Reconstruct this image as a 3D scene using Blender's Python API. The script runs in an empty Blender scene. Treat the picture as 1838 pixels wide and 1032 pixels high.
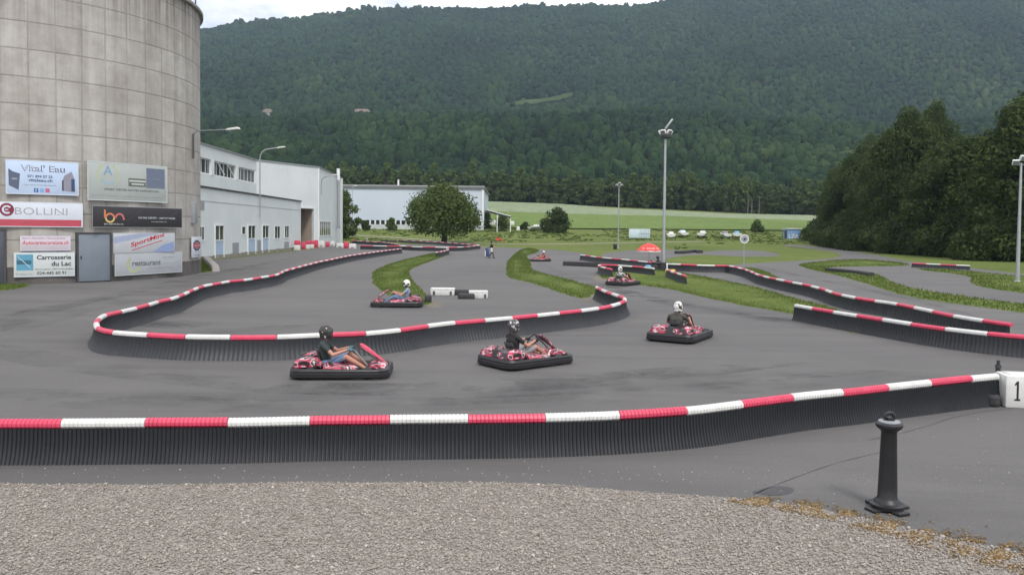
import bpy, bmesh, math, random
import numpy as np
from mathutils import Vector, Matrix, geometry, noise
PI = math.pi
rnd = random.Random(7)
C = bpy.context.scene.collection
SC = bpy.context.scene

# ------------------------------------------------------------------ camera
W, H, F = 1838.0, 1032.0, 1450.0
PITCH, ROLL, YH, HC = 0.035, 0.0105, 410.0, 3.2
SHY = (math.tan(PITCH) * F - (H / 2 - YH)) / W
cam_rot = Matrix.Rotation(PI / 2 - PITCH, 3, 'X') @ Matrix.Rotation(ROLL, 3, 'Z')
cam_pos = Vector((0, 0, HC))
cd = bpy.data.cameras.new('camera'); co = bpy.data.objects.new('camera', cd); C.objects.link(co)
cd.sensor_width = 36; cd.lens = 36 * F / W; cd.shift_y = SHY; cd.clip_start = .1; cd.clip_end = 9000
co.matrix_world = Matrix.Translation(cam_pos) @ cam_rot.to_4x4()
SC.camera = co

def ray(px, py):
    return (cam_rot @ Vector(((px - W / 2) / F, (-(py - H / 2) + SHY * W) / F, -1))).normalized()
def proj(p):
    q = cam_rot.transposed() @ (Vector(p) - cam_pos)
    return (W / 2 + F * q.x / -q.z, H / 2 - (F * q.y / -q.z - SHY * W))
def lerp(a, b, t): return a + (b - a) * t
def interp(x, pts):
    if x <= pts[0][0]: return pts[0][1]
    for (a, b), (c, d) in zip(pts, pts[1:]):
        if x <= c: return lerp(b, d, (x - a) / (c - a))
    return pts[-1][1]
LZ = [(160, 0), (200, .9), (240, 2.8), (280, 6.0), (320, 9.8), (360, 13), (400, 16), (460, 19)]
RZ = [(160, 0), (200, 1.0), (240, 2.9), (280, 5.0), (320, 7.0), (360, 9), (400, 10.8), (460, 13)]
RIDGE = [(0, 60), (360, 55), (430, 44), (520, 37), (650, 20), (750, 17), (870, 19), (950, 13), (1090, 15), (1150, 12), (1200, 3), (1500, -42), (1838, -60), (2500, -90)]
def Zg(X, Y):
    if Y <= 160: return 0.0
    a = 919 + F * X / Y
    t = min(1, max(0, (a - 900) / 530))
    if Y <= 460:
        return lerp(interp(Y, LZ), interp(Y, RZ), t)
    z0 = lerp(19, 13, t)
    yr = interp(a, RIDGE); yh = YH + ROLL * (a - 919)
    zr = 3.2 + (yh - yr) * 2000 / F - 9
    zsh = 3.2 + (yh - 212) * 800 / F - 9
    z = interp(Y, [(460, z0), (560, lerp(z0, zsh, .22)), (800, zsh), (960, zsh + 16), (1150, zsh + 70), (2000, zr), (2250, zr - 10), (3000, zr - 250)])
    k = min(1, (Y - 460) / 500) * (1 - .8 * min(1, max(0, (Y - 1700) / 300)))
    z += k * 22 * noise.noise(Vector((X / 260, Y / 420, 3.1))) + k * 8 * noise.noise(Vector((X / 90, Y / 160, 9.1)))
    return z
def P(px, py, z=0.0):
    """world point where the pixel's ray meets the ground raised by z"""
    r = ray(px, py)
    lo, hi = 1.0, 3000.0
    t = 2.0
    prev = t
    while t < 3500:
        p = cam_pos + r * t
        if p.z <= Zg(p.x, p.y) + z:
            lo, hi = prev, t
            for _ in range(30):
                m = (lo + hi) / 2; p = cam_pos + r * m
                if p.z <= Zg(p.x, p.y) + z: hi = m
                else: lo = m
            return cam_pos + r * hi
        prev = t; t *= 1.02
    return cam_pos + r * 400
def PY(px, py, Y):
    r = ray(px, py); return cam_pos + r * (Y / r.y)
def G(px, py):
    p = P(px, py); return (p.x, p.y)

# ------------------------------------------------------------------ materials
def new_mat(name):
    m = bpy.data.materials.new(name); m.use_nodes = True
    nt = m.node_tree; b = nt.nodes['Principled BSDF']
    return m, nt, b
def N(nt, t, **kw):
    n = nt.nodes.new(t)
    for k, v in kw.items():
        if k.startswith('i_'):
            n.inputs[k[2:].replace('_', ' ')].default_value = v
        else: setattr(n, k, v)
    return n
def L(nt, a, b): nt.links.new(a, b)
def c4(c): return (c[0], c[1], c[2], 1)
def ramp(nt, fac, stops):
    r = N(nt, 'ShaderNodeValToRGB')
    while len(r.color_ramp.elements) < len(stops): r.color_ramp.elements.new(.5)
    for e, (p, c) in zip(r.color_ramp.elements, stops):
        e.position = p; e.color = c4(c) if hasattr(c, '__len__') else (c, c, c, 1)
    L(nt, fac, r.inputs[0]); return r.outputs[0]
def mixc(nt, fac, a, b, mode='MIX'):
    m = N(nt, 'ShaderNodeMix', data_type='RGBA', blend_type=mode)
    for s, v in ((m.inputs[0], fac), (m.inputs[6], a), (m.inputs[7], b)):
        if hasattr(v, 'links'): L(nt, v, s)
        elif hasattr(v, '__len__'): s.default_value = c4(v)
        else: s.default_value = v
    return m.outputs[2]
def math_(nt, op, a, b=None, c=None):
    m = N(nt, 'ShaderNodeMath', operation=op)
    for s, v in zip(m.inputs, (a, b, c)):
        if v is None: continue
        if hasattr(v, 'links'): L(nt, v, s)
        else: s.default_value = v
    return m.outputs[0]
def noise_(nt, scale, detail=4, rough=.55, vec=None, dist=0):
    n = N(nt, 'ShaderNodeTexNoise', i_Scale=scale, i_Detail=detail, i_Roughness=rough, i_Distortion=dist)
    if vec is not None: L(nt, vec, n.inputs['Vector'])
    return n.outputs['Fac']
def objco(nt): return N(nt, 'ShaderNodeTexCoord').outputs['Object']
def worldco(nt): return N(nt, 'ShaderNodeNewGeometry').outputs['Position']
def mapping(nt, vec, scale=(1, 1, 1), rot=(0, 0, 0), loc=(0, 0, 0)):
    m = N(nt, 'ShaderNodeMapping'); L(nt, vec, m.inputs[0])
    m.inputs['Scale'].default_value = scale; m.inputs['Rotation'].default_value = rot; m.inputs['Location'].default_value = loc
    return m.outputs[0]
def bump(nt, b, h, strength=.3, dist=.02):
    n = N(nt, 'ShaderNodeBump', i_Strength=strength, i_Distance=dist); L(nt, h, n.inputs['Height']); L(nt, n.outputs[0], b.inputs['Normal'])

def basic(name, col, rough=.6, var=.12, scale=6, metallic=0, spec=.5, bmp=0.0):
    m, nt, b = new_mat(name)
    v = worldco(nt)
    n = noise_(nt, scale, 5, .6, objco(nt))
    lo = [x * (1 - var) for x in col]; hi = [min(1, x * (1 + var)) for x in col]
    L(nt, ramp(nt, n, [(.3, lo), (.7, hi)]), b.inputs['Base Color'])
    b.inputs['Roughness'].default_value = rough; b.inputs['Metallic'].default_value = metallic
    b.inputs['Specular IOR Level'].default_value = spec
    if bmp: bump(nt, b, n, bmp, .01)
    return m
M = {}
def asphalt():
    m, nt, b = new_mat('asphalt'); v = worldco(nt)
    big = noise_(nt, .09, 5, .6, v, .6)
    col = ramp(nt, big, [(.25, (.110, .106, .103)), (.5, (.132, .127, .123)), (.75, (.156, .150, .144))])
    # worn, rubbered racing lines: stretched along the track
    st = noise_(nt, 1.0, 6, .62, mapping(nt, v, (.055, .42, 1), (0, 0, .10)), 1.1)
    col = mixc(nt, ramp(nt, st, [(.44, 0), (.66, .5)]), col, (.082, .079, .079))
    st2 = noise_(nt, 1.0, 4, .6, mapping(nt, v, (.12, 1.6, 1), (0, 0, -.22)), .7)
    col = mixc(nt, ramp(nt, st2, [(.55, 0), (.72, .35)]), col, (.076, .073, .073))
    patch = noise_(nt, .45, 3, .5, mapping(nt, v, (1, 1, 1), (0, 0, .5)), .3)
    col = mixc(nt, ramp(nt, patch, [(.52, 0), (.75, .35)]), col, (.155, .148, .138))
    fine = noise_(nt, 55, 3, .75, v)
    col = mixc(nt, .55, col, ramp(nt, fine, [(.3, (.45,) * 3), (.55, (.8,) * 3), (.75, (1.35,) * 3)]), 'MULTIPLY')
    vor = N(nt, 'ShaderNodeTexVoronoi', i_Scale=2.3, i_Randomness=1.0); L(nt, v, vor.inputs['Vector'])
    spk = ramp(nt, vor.outputs['Distance'], [(.0, 1.0), (.022, .8), (.03, 0)])
    col = mixc(nt, spk, col, (.42, .41, .38))
    vor = N(nt, 'ShaderNodeTexVoronoi', feature='DISTANCE_TO_EDGE', i_Scale=.11); L(nt, mapping(nt, v, (1, 1, 1)), vor.inputs['Vector'])
    L(nt, col, b.inputs['Base Color'])
    b.inputs['Roughness'].default_value = .82; b.inputs['Specular IOR Level'].default_value = .35
    bump(nt, b, fine, .5, .006)
    return m
M['asphalt'] = asphalt()
def grassy(name, a, b_, c, s1=.12, s2=2.5, rough=.95, patchc=None):
    m, nt, b = new_mat(name); v = worldco(nt)
    col = ramp(nt, noise_(nt, s1, 5, .6, v, .5), [(.3, a), (.5, b_), (.72, c)])
    col = mixc(nt, .7, col, ramp(nt, noise_(nt, s2, 6, .75, v), [(.25, (.45,) * 3), (.5, (.95,) * 3), (.78, (1.6,) * 3)]), 'MULTIPLY')
    if patchc: col = mixc(nt, ramp(nt, noise_(nt, .9, 5, .7, v, .4), [(.58, 0), (.70, .8)]), col, patchc)
    L(nt, col, b.inputs['Base Color']); b.inputs['Roughness'].default_value = rough; b.inputs['Specular IOR Level'].default_value = .15
    bump(nt, b, noise_(nt, s2 * 4, 4, .7, v), .6, .05)
    return m
M['ground'] = grassy('meadow_grass', (.078, .108, .022), (.105, .138, .030), (.140, .158, .048), .05, .8, patchc=(.16, .15, .06))
M['island'] = grassy('verge_grass', (.070, .102, .020), (.092, .130, .026), (.125, .152, .042), .25, 3, patchc=(.17, .16, .055))
M['field_green'] = grassy('field_green', (.105, .155, .040), (.118, .172, .045), (.13, .188, .05), .01, .4)
M['field_pale'] = grassy('field_pale', (.175, .215, .125), (.195, .235, .14), (.215, .25, .15), .01, .3)
M['hill'] = grassy('hill_floor', (.018, .028, .010), (.025, .036, .014), (.035, .045, .018), .004, .05)
M['hill_meadow'] = grassy('hill_meadow', (.030, .050, .016), (.040, .065, .02), (.05, .075, .024), .02, .1)
def attr_mat(name, stops, rough=.8, attr='var', trans=0.0, spec=.2):
    m, nt, b = new_mat(name)
    a = N(nt, 'ShaderNodeAttribute', attribute_name=attr)
    L(nt, ramp(nt, a.outputs['Fac'], stops), b.inputs['Base Color'])
    b.inputs['Roughness'].default_value = rough; b.inputs['Specular IOR Level'].default_value = spec
    if trans:
        t = N(nt, 'ShaderNodeBsdfTranslucent'); L(nt, ramp(nt, a.outputs['Fac'], stops), t.inputs[0])
        mx = N(nt, 'ShaderNodeMixShader'); mx.inputs[0].default_value = trans
        L(nt, b.outputs[0], mx.inputs[1]); L(nt, t.outputs[0], mx.inputs[2]); L(nt, mx.outputs[0], nt.nodes['Material Output'].inputs[0])
    return m
M['forest'] = attr_mat('forest_leaves', [(0, (.007, .016, .008)), (.3, (.013, .029, .012)), (.6, (.022, .045, .015)), (.85, (.035, .060, .020)), (1, (.055, .075, .030))], .95, spec=.05)
M['leaf_wood'] = attr_mat('wood_leaves', [(0, (.055, .085, .028)), (.5, (.085, .125, .040)), (1, (.12, .165, .06))], .85, trans=.3, spec=.1)
M['leaf_dark'] = attr_mat('dark_leaves', [(0, (.028, .045, .015)), (.5, (.052, .078, .023)), (1, (.095, .125, .038))], .8, trans=.4, spec=.15)
M['leaf_mid'] = attr_mat('mid_leaves', [(0, (.050, .078, .020)), (.5, (.085, .122, .032)), (1, (.12, .165, .048))], .75, trans=.35)
M['blade'] = attr_mat('grass_blades', [(0, (.060, .092, .016)), (.5, (.092, .134, .027)), (.85, (.14, .165, .045)), (1, (.22, .20, .10))], .8, trans=.25)
M['stone'] = attr_mat('gravel_stones', [(0, (.16, .140, .120)), (.25, (.235, .206, .178)), (.5, (.295, .260, .224)), (.75, (.35, .315, .272)), (.93, (.42, .39, .355)), (1, (.56, .54, .51))], .8, spec=.3)
M['moss'] = attr_mat('moss_tufts', [(0, (.09, .06, .03)), (.5, (.20, .125, .05)), (1, (.27, .20, .10))], .9)
M['bark'] = basic('bark', (.055, .045, .035), .9, .3, 3)
M['white_paint'] = basic('white_paint', (.66, .68, .68), .55, .05, .6)
M['white'] = basic('white_plastic', (.60, .60, .575), .45, .10, 5)
M['red'] = basic('red_plastic', (.56, .052, .105), .45, .12, 5)
M['black'] = basic('black_plastic', (.013, .013, .015), .45, .3, 5)
M['rubber'] = basic('rubber', (.030, .030, .032), .75, .3, 8, bmp=.2)
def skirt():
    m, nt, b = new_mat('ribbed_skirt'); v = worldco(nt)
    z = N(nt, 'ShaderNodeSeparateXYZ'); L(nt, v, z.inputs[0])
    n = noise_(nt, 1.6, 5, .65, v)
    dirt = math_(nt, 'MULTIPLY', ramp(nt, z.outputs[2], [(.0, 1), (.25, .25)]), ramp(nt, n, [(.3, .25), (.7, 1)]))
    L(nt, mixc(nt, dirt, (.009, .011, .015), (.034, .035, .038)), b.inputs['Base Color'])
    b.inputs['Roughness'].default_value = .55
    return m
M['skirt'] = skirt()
M['metal'] = basic('galvanised', (.36, .38, .39), .45, .1, 4, .6)
M['grey'] = basic('grey_paint', (.26, .28, .30), .6, .08, 3)
M['dark'] = basic('dark_trim', (.05, .052, .055), .5, .2, 3)
M['glass'] = basic('window_glass', (.045, .055, .055), .12, .3, .7, 0, .6)
M['glass_pale'] = basic('pale_glass', (.16, .18, .18), .2, .25, .7)
M['blue_door'] = basic('pale_blue_door', (.36, .46, .58), .55, .06, 2)
M['beige'] = basic('beige_wall', (.36, .30, .25), .8, .08, 2)
M['concrete'] = basic('concrete', (.25, .24, .22), .85, .2, 2, bmp=.2)
M['dirt'] = basic('dirt', (.13, .115, .09), .95, .3, 3, bmp=.3)
M['skin'] = basic('skin', (.42, .20, .14), .55, .06, 8)
M['jeans'] = basic('jeans', (.12, .18, .29), .8, .15, 15, bmp=1.0)
M['tee_green'] = basic('dark_green_cotton', (.030, .042, .042), .85, .12, 12, bmp=1.0)
M['tee_black'] = basic('black_cotton', (.016, .016, .017), .85, .12, 12, bmp=1.0)
M['tee_olive'] = basic('olive_cotton', (.060, .060, .052), .85, .12, 12, bmp=1.0)
M['tee_blue'] = basic('blue_cotton', (.20, .25, .32), .85, .12, 12, bmp=1.0)
M['tee_red'] = basic('red_cotton', (.40, .05, .05), .85, .12, 12, bmp=1.0)
M['cloth_grey'] = basic('grey_cotton', (.24, .24, .25), .85, .15, 12, bmp=1.0)
M['glove'] = basic('teal_glove', (.08, .16, .19), .7, .2, 12)
M['yellow'] = basic('yellow_plastic', (.62, .36, .03), .5, .1, 5)
M['blue'] = basic('blue_plastic', (.12, .34, .55), .5, .1, 5)
M['hut_blue'] = basic('hut_blue', (.18, .32, .55), .6, .08, 2)
M['sky_pale'] = basic('pale_container', (.55, .66, .70), .5, .06, 1)
M['roof_tile'] = basic('roof_tile', (.20, .14, .115), .8, .1, 2)
M['helmet_black'] = basic('helmet_black', (.035, .032, .030), .22, .1, 5)
M['red_paint'] = basic('red_fabric', (.65, .05, .04), .6, .08, 3)
def wall_white():
    m, nt, b = new_mat('white_cladding'); v = worldco(nt)
    n = noise_(nt, .25, 5, .6, v)
    col = ramp(nt, n, [(.3, (.56, .61, .61)), (.7, (.64, .68, .675))])
    s = noise_(nt, 1, 4, .7, mapping(nt, v, (2.5, 2.5, .15)))
    col = mixc(nt, ramp(nt, s, [(.55, 0), (.8, .35)]), col, (.44, .46, .45))
    w = N(nt, 'ShaderNodeTexWave', wave_type='BANDS', bands_direction='Y', i_Scale=3.2); L(nt, v, w.inputs['Vector'])
    L(nt, col, b.inputs['Base Color']); b.inputs['Roughness'].default_value = .55
    bump(nt, b, w.outputs['Fac'], .25, .03)
    return m
M['cladding'] = wall_white()
def panel_wall(name, col, axis, sc):
    m, nt, b = new_mat(name); v = worldco(nt)
    n = noise_(nt, .12, 4, .6, v)
    w = N(nt, 'ShaderNodeTexWave', wave_type='BANDS', bands_direction=axis, i_Scale=sc); L(nt, v, w.inputs['Vector'])
    L(nt, ramp(nt, n, [(.3, [x * .94 for x in col]), (.7, col)]), b.inputs['Base Color'])
    b.inputs['Roughness'].default_value = .5; bump(nt, b, w.outputs['Fac'], .3, .05)
    return m
M['far_wall'] = panel_wall('far_cladding', (.50, .56, .64), 'X', 1.2)
def graphic():
    m, nt, b = new_mat('kart_graphics'); v = objco(nt)
    n = noise_(nt, 3.0, 1, .4, mapping(nt, v, (1, 1.3, 2.0), (.3, .5, .4)), 1.2)
    r = ramp(nt, n, [(0, (.02, .015, .018)), (.43, (.03, .02, .022)), (.44, (.36, .03, .07)), (.52, (.50, .05, .10)), (.53, (.60, .52, .54)), (.555, (.58, .50, .52)), (.56, (.03, .02, .022)), (.62, (.03, .02, .022)), (.63, (.44, .04, .085))])
    for n_ in nt.nodes:
        if n_.type == 'VALTORGB': n_.color_ramp.interpolation = 'LINEAR'
    L(nt, r, b.inputs['Base Color']); b.inputs['Roughness'].default_value = .3
    return m
M['graphic'] = graphic()
def helmet_mat(name, base, mark, sc=7, thr=.56):
    m, nt, b = new_mat(name); v = objco(nt)
    n = noise_(nt, sc, 1, .4, mapping(nt, v, (1, 1, 1.8), (.5, .2, .9)), 1.2)
    L(nt, ramp(nt, n, [(0, base), (thr - .01, base), (thr, mark), (1, mark)]), b.inputs['Base Color']); b.inputs['Roughness'].default_value = .22
    return m
M['helmet_white'] = helmet_mat('helmet_white', (.68, .68, .64), (.04, .04, .04))
M['helmet_pattern'] = helmet_mat('helmet_pattern', (.06, .055, .058), (.50, .48, .48), 6, .60)
M['helmet_dark'] = helmet_mat('helmet_dark', (.040, .036, .032), (.5, .5, .5), 5, .68)
M['print_black'] = helmet_mat('print_black', (.02, .02, .022), (.55, .55, .55), 9, .5)

# ------------------------------------------------------------------ mesh helpers
def tag(o, label=None, cat=None, group=None, kind=None):
    if label: o['label'] = label
    if cat: o['category'] = cat
    if group: o['group'] = group
    if kind: o['kind'] = kind
    return o
def thing(name, label, cat, loc=(0, 0, 0), rz=0, group=None):
    o = bpy.data.objects.new(name, None); C.objects.link(o); o.empty_display_size = .2
    o.location = loc; o.rotation_euler = (0, 0, rz)
    return tag(o, label, cat, group)
def link_mesh(name, me, mat, parent=None, smooth=None):
    o = bpy.data.objects.new(name, me); C.objects.link(o)
    for m in (mat if isinstance(mat, (list, tuple)) else [mat]): me.materials.append(m)
    if smooth is not None:
        me.shade_smooth(); me.set_sharp_from_angle(angle=math.radians(smooth))
    if parent: o.parent = parent
    return o
class MB:
    def __init__(s): s.v = []; s.f = []; s.m = []; s.mi = 0
    def add(s, vs, fs):
        k = len(s.v); s.v += [tuple(v) for v in vs]; s.f += [tuple(i + k for i in f) for f in fs]; s.m += [s.mi] * len(fs); return s
    def box(s, c, d, rz=0, mat=None, taper=1.0):
        vs = []
        R = Matrix.Rotation(rz, 3, 'Z') if mat is None else mat
        for z in (-1, 1):
            k = taper if z > 0 else 1
            for x, y in ((-1, -1), (1, -1), (1, 1), (-1, 1)):
                vs.append(Vector(c) + R @ Vector((x * d[0] / 2 * k, y * d[1] / 2 * k, z * d[2] / 2)))
        return s.add(vs, [(3, 2, 1, 0), (4, 5, 6, 7), (0, 1, 5, 4), (1, 2, 6, 5), (2, 3, 7, 6), (3, 0, 4, 7)])
    def bar(s, p0, p1, w, h=None):
        p0, p1 = Vector(p0), Vector(p1); d = p1 - p0
        z = d.normalized(); up = Vector((0, 0, 1)) if abs(z.z) < .95 else Vector((0, 1, 0))
        x = z.cross(up).normalized(); y = x.cross(z)
        R = Matrix((x, y, z)).transposed()
        return s.box((p0 + p1) / 2, (w, h or w, d.length), mat=R)
    def tube(s, pts, rad, n=8, cap=True, sy=1.0):
        pts = [Vector(p) for p in pts]
        if not hasattr(rad, '__len__'): rad = [rad] * len(pts)
        rings = []; prevx = None
        for i, p in enumerate(pts):
            d = (pts[min(i + 1, len(pts) - 1)] - pts[max(i - 1, 0)]).normalized()
            if prevx is None:
                up = Vector((0, 0, 1)) if abs(d.z) < .9 else Vector((0, 1, 0)); x = d.cross(up).normalized()
            else: x = (prevx - d * prevx.dot(d)).normalized()
            y = d.cross(x); prevx = x
            rings.append([p + rad[i] * (math.cos(a) * x + sy * math.sin(a) * y) for a in [2 * PI * j / n for j in range(n)]])
        return s.loft(rings, cap)
    def loft(s, rings, cap=True, closed=True):
        n = len(rings[0]); vs = [v for r in rings for v in r]; fs = []
        for i in range(len(rings) - 1):
            for j in range(n if closed else n - 1):
                a = i * n + j; b = i * n + (j + 1) % n
                fs.append((a, b, b + n, a + n))
        if cap: fs += [tuple(range(n))[::-1], tuple((len(rings) - 1) * n + j for j in range(n))]
        return s.add(vs, fs)
    def lathe(s, prof, n=16, c=(0, 0, 0)):
        return s.loft([[(c[0] + r * math.cos(2 * PI * j / n), c[1] + r * math.sin(2 * PI * j / n), c[2] + z) for j in range(n)] for r, z in prof])
    def ell(s, c, r, n=12, m=8, mat=None):
        rings = []
        R = mat or Matrix.Identity(3)
        for i in range(m + 1):
            t = PI * i / m; rr = max(math.sin(t), .02)
            rings.append([Vector(c) + R @ Vector((r[0] * rr * math.cos(2 * PI * j / n), r[1] * rr * math.sin(2 * PI * j / n), -r[2] * math.cos(t))) for j in range(n)])
        return s.loft(rings)
    def prism(s, poly, a, b, f):
        """poly of 2D points swept from a to b; f(u,v,w)->xyz"""
        n = len(poly)
        return s.add([f(u, v, a) for u, v in poly] + [f(u, v, b) for u, v in poly], [tuple(range(n))[::-1], tuple(range(n, 2 * n))] + [(i, (i + 1) % n, n + (i + 1) % n, n + i) for i in range(n)])
    def build(s, name, mat, parent=None, smooth=None, bevel=0):
        me = bpy.data.meshes.new(name); me.from_pydata(s.v, [], s.f); me.update()
        bm = bmesh.new(); bm.from_mesh(me); bmesh.ops.recalc_face_normals(bm, faces=bm.faces)
        if bevel: bmesh.ops.bevel(bm, geom=bm.edges[:], offset=bevel, segments=2, affect='EDGES', profile=.5, clamp_overlap=True)
        bm.to_mesh(me); bm.free()
        if len(s.f) == len(me.polygons) and any(s.m): me.polygons.foreach_set('material_index', s.m)
        return link_mesh(name, me, mat, parent, smooth if smooth is not None else (40 if bevel else None))
def tree_copy(o, parent=None):
    c = o.copy(); C.objects.link(c); c.parent = parent
    for ch in list(o.children): tree_copy(ch, c)
    return c
def np_mesh(name, verts, faces, mat, var=None, parent=None):
    """faces: (n,k) array"""
    k = faces.shape[1]; me = bpy.data.meshes.new(name)
    me.vertices.add(len(verts)); me.vertices.foreach_set('co', np.ascontiguousarray(verts, dtype=np.float32).ravel())
    me.loops.add(faces.size); me.loops.foreach_set('vertex_index', np.ascontiguousarray(faces, dtype=np.int32).ravel())
    me.polygons.add(len(faces)); me.polygons.foreach_set('loop_start', np.arange(0, faces.size, k, dtype=np.int32))
    me.update(calc_edges=True)
    if var is not None:
        a = me.attributes.new('var', 'FLOAT', 'FACE'); a.data.foreach_set('value', np.ascontiguousarray(var, dtype=np.float32))
    me.materials.append(mat)
    o = bpy.data.objects.new(name, me); C.objects.link(o)
    if parent: o.parent = parent
    return o
def catmull(pts, step=None, n=8):
    pts = [Vector(p) for p in pts]; out = []
    q = [2 * pts[0] - pts[1]] + pts + [2 * pts[-1] - pts[-2]]
    for i in range(1, len(q) - 2):
        p0, p1, p2, p3 = q[i - 1:i + 3]
        # centripetal-ish: scaled tangents
        l = (p2 - p1).length
        a = max((p1 - p0).length, 1e-6); b = max((p3 - p2).length, 1e-6)
        m1 = (p2 - p0) / (a + l) * l; m2 = (p3 - p1) / (l + b) * l
        for j in range(n):
            t = j / n; t2, t3 = t * t, t * t * t
            out.append((2 * t3 - 3 * t2 + 1) * p1 + (t3 - 2 * t2 + t) * m1 + (-2 * t3 + 3 * t2) * p2 + (t3 - t2) * m2)
    out.append(pts[-1]); return out
class Path:
    def __init__(s, pts):
        s.p = pts; s.s = [0]
        for a, b in zip(pts, pts[1:]): s.s.append(s.s[-1] + (b - a).length)
        s.len = s.s[-1]
    def at(s, t):
        t = min(max(t, 0), s.len)
        import bisect
        i = min(max(bisect.bisect_right(s.s, t) - 1, 0), len(s.p) - 2)
        d = s.p[i + 1] - s.p[i]; k = (t - s.s[i]) / max(s.s[i + 1] - s.s[i], 1e-9)
        return s.p[i] + d * k
    def frame(s, t):
        d = (s.at(t + .12) - s.at(t - .12)).normalized(); return s.at(t), Vector((-d.y, d.x))
    def near(s, q):
        return min(zip(s.p, s.s), key=lambda e: (e[0] - q).length)[1]

# ------------------------------------------------------------------ ground sheets
def grid_mesh(name, ys, xf, mat):
    vs = []; fs = []; n = None
    for Y in ys:
        xs = xf(Y); n = len(xs)
        vs += [(x, Y, Zg(x, Y) if Y > 160 else 0) for x in xs]
    for i in range(len(ys) - 1):
        for j in range(n - 1):
            a = i * n + j; fs.append((a, a + 1, a + n + 1, a + n))
    me = bpy.data.meshes.new(name); me.from_pydata(vs, [], fs); me.update()
    o = link_mesh(name, me, mat); me.shade_smooth(); return o
g = grid_mesh('ground', [-60, 0, 60, 120, 160] + list(range(165, 461, 5)), lambda Y: [k * 10 * (1 + abs(k) / 24) for k in range(-40, 41)], M['ground'])
tag(g, kind='structure')
g = grid_mesh('hills', [460] + list(range(470, 2300, 22)) + [2400, 2700, 3000], lambda Y: [k * 22 * (.45 + Y / 1600) for k in range(-62, 63)], M['hill'])
for v in g.data.vertices:
    if v.co.y < 461: v.co.z -= .3
tag(g, kind='structure')

def inside(x, y, poly):
    c = False; j = len(poly) - 1
    for i in range(len(poly)):
        xi, yi = poly[i][0], poly[i][1]; xj, yj = poly[j][0], poly[j][1]
        if (yi > y) != (yj > y) and x < (xj - xi) * (y - yi) / (yj - yi) + xi: c = not c
        j = i
    return c
def edge_dist(x, y, poly):
    p = Vector((x, y)); d = 1e9
    for a, b in zip(poly, poly[1:] + poly[:1]):
        a = Vector(a[:2]); b = Vector(b[:2]); ab = b - a; l = ab.length_squared
        t = 0 if l < 1e-12 else min(1, max(0, (p - a).dot(ab) / l)); d = min(d, (p - a - ab * t).length)
    return d
def drape(name, poly, off, mat, step=4, mound=0, jitter=0.0, smooth_n=4, kind='structure', zfun=None):
    """fill a closed outline (ground coordinates) with a sheet that follows the ground"""
    if smooth_n > 1:
        q = [Vector(p) for p in poly]; pts = catmull([q[-1]] + q + [q[0], q[1]], n=smooth_n)[smooth_n:-2 * smooth_n + 0]
        pts = pts[:smooth_n * len(q)]
    else: pts = [Vector(p) for p in poly]
    if jitter:
        dense = []
        for a, b in zip(pts, pts[1:] + pts[:1]):
            k = max(1, min(12, int((b - a).length / .35)))
            for i in range(k): dense.append(a.lerp(b, i / k))
        pts = [p + Vector((noise.noise(Vector((p.x * 1.7, p.y * 1.7, 1))), noise.noise(Vector((p.x * 1.7, p.y * 1.7, 5))))) * jitter for p in dense]
    out = [(p.x, p.y) for p in pts]
    xs = [p[0] for p in out]; ys = [p[1] for p in out]
    ins = []
    y = min(ys) + step / 2
    while y < max(ys):
        x = min(xs) + step / 2
        while x < max(xs):
            if inside(x, y, out) and edge_dist(x, y, out) > step * .3: ins.append((x + rnd.uniform(-.1, .1) * step, y + rnd.uniform(-.1, .1) * step))
            x += step
        y += step
    n = len(out)
    r = geometry.delaunay_2d_cdt([Vector(p) for p in out + ins], [(i, (i + 1) % n) for i in range(n)], [], 1, 1e-5)
    vs = []
    for p in r[0]:
        z = Zg(p.x, p.y) + off + max(0, p.y - 150) * .0012
        if mound:
            e = edge_dist(p.x, p.y, out); z += mound * min(1, e / 1.2) * (1 + .5 * noise.noise(Vector((p.x, p.y, 0)))) 
        vs.append((p.x, p.y, z))
    me = bpy.data.meshes.new(name); me.from_pydata(vs, [], [f for f in r[2]]); me.update()
    o = link_mesh(name, me, mat); me.shade_smooth()
    tag(o, kind=kind); o['_'] = 0; del o['_']
    return o, out

A_MAIN = [(-60, -30), (-60, 40), (-60, 62), (-27, 64), (-28, 112), (-29.5, 126), (-31.5, 150)]
A_MAIN = [Vector(p) for p in A_MAIN] + [Vector(G(*p)) for p in [(640, 437), (700, 437.5), (780, 440), (862, 443), (935, 445.5), (966, 447), (1000, 449), (1045, 454), (1090, 468), (1190, 474), (1290, 477), (1330, 474), (1380, 471), (1440, 468), (1490, 464.5), (1512, 459), (1497, 452.5), (1450, 446), (1408, 441.5), (1405, 439.5), (1450, 441), (1500, 447), (1560, 455), (1636, 470), (1740, 481), (1838, 492), (1960, 505)]] + [Vector(p) for p in [(75, 45), (75, -30)]]
drape('asphalt_track', A_MAIN, .004, M['asphalt'], 8, smooth_n=1)
A2 = [(1078, 459), (1090, 454), (1120, 450.5), (1160, 448.5), (1210, 448.5), (1262, 451.5), (1300, 449), (1360, 450), (1402, 459.5), (1340, 461), (1260, 457.5), (1228, 459.5), (1195, 465), (1190, 471), (1130, 469), (1090, 463)]
drape('asphalt_apron', [G(*p) for p in A2], .004, M['asphalt'], 6, smooth_n=2)
I = {}
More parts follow.
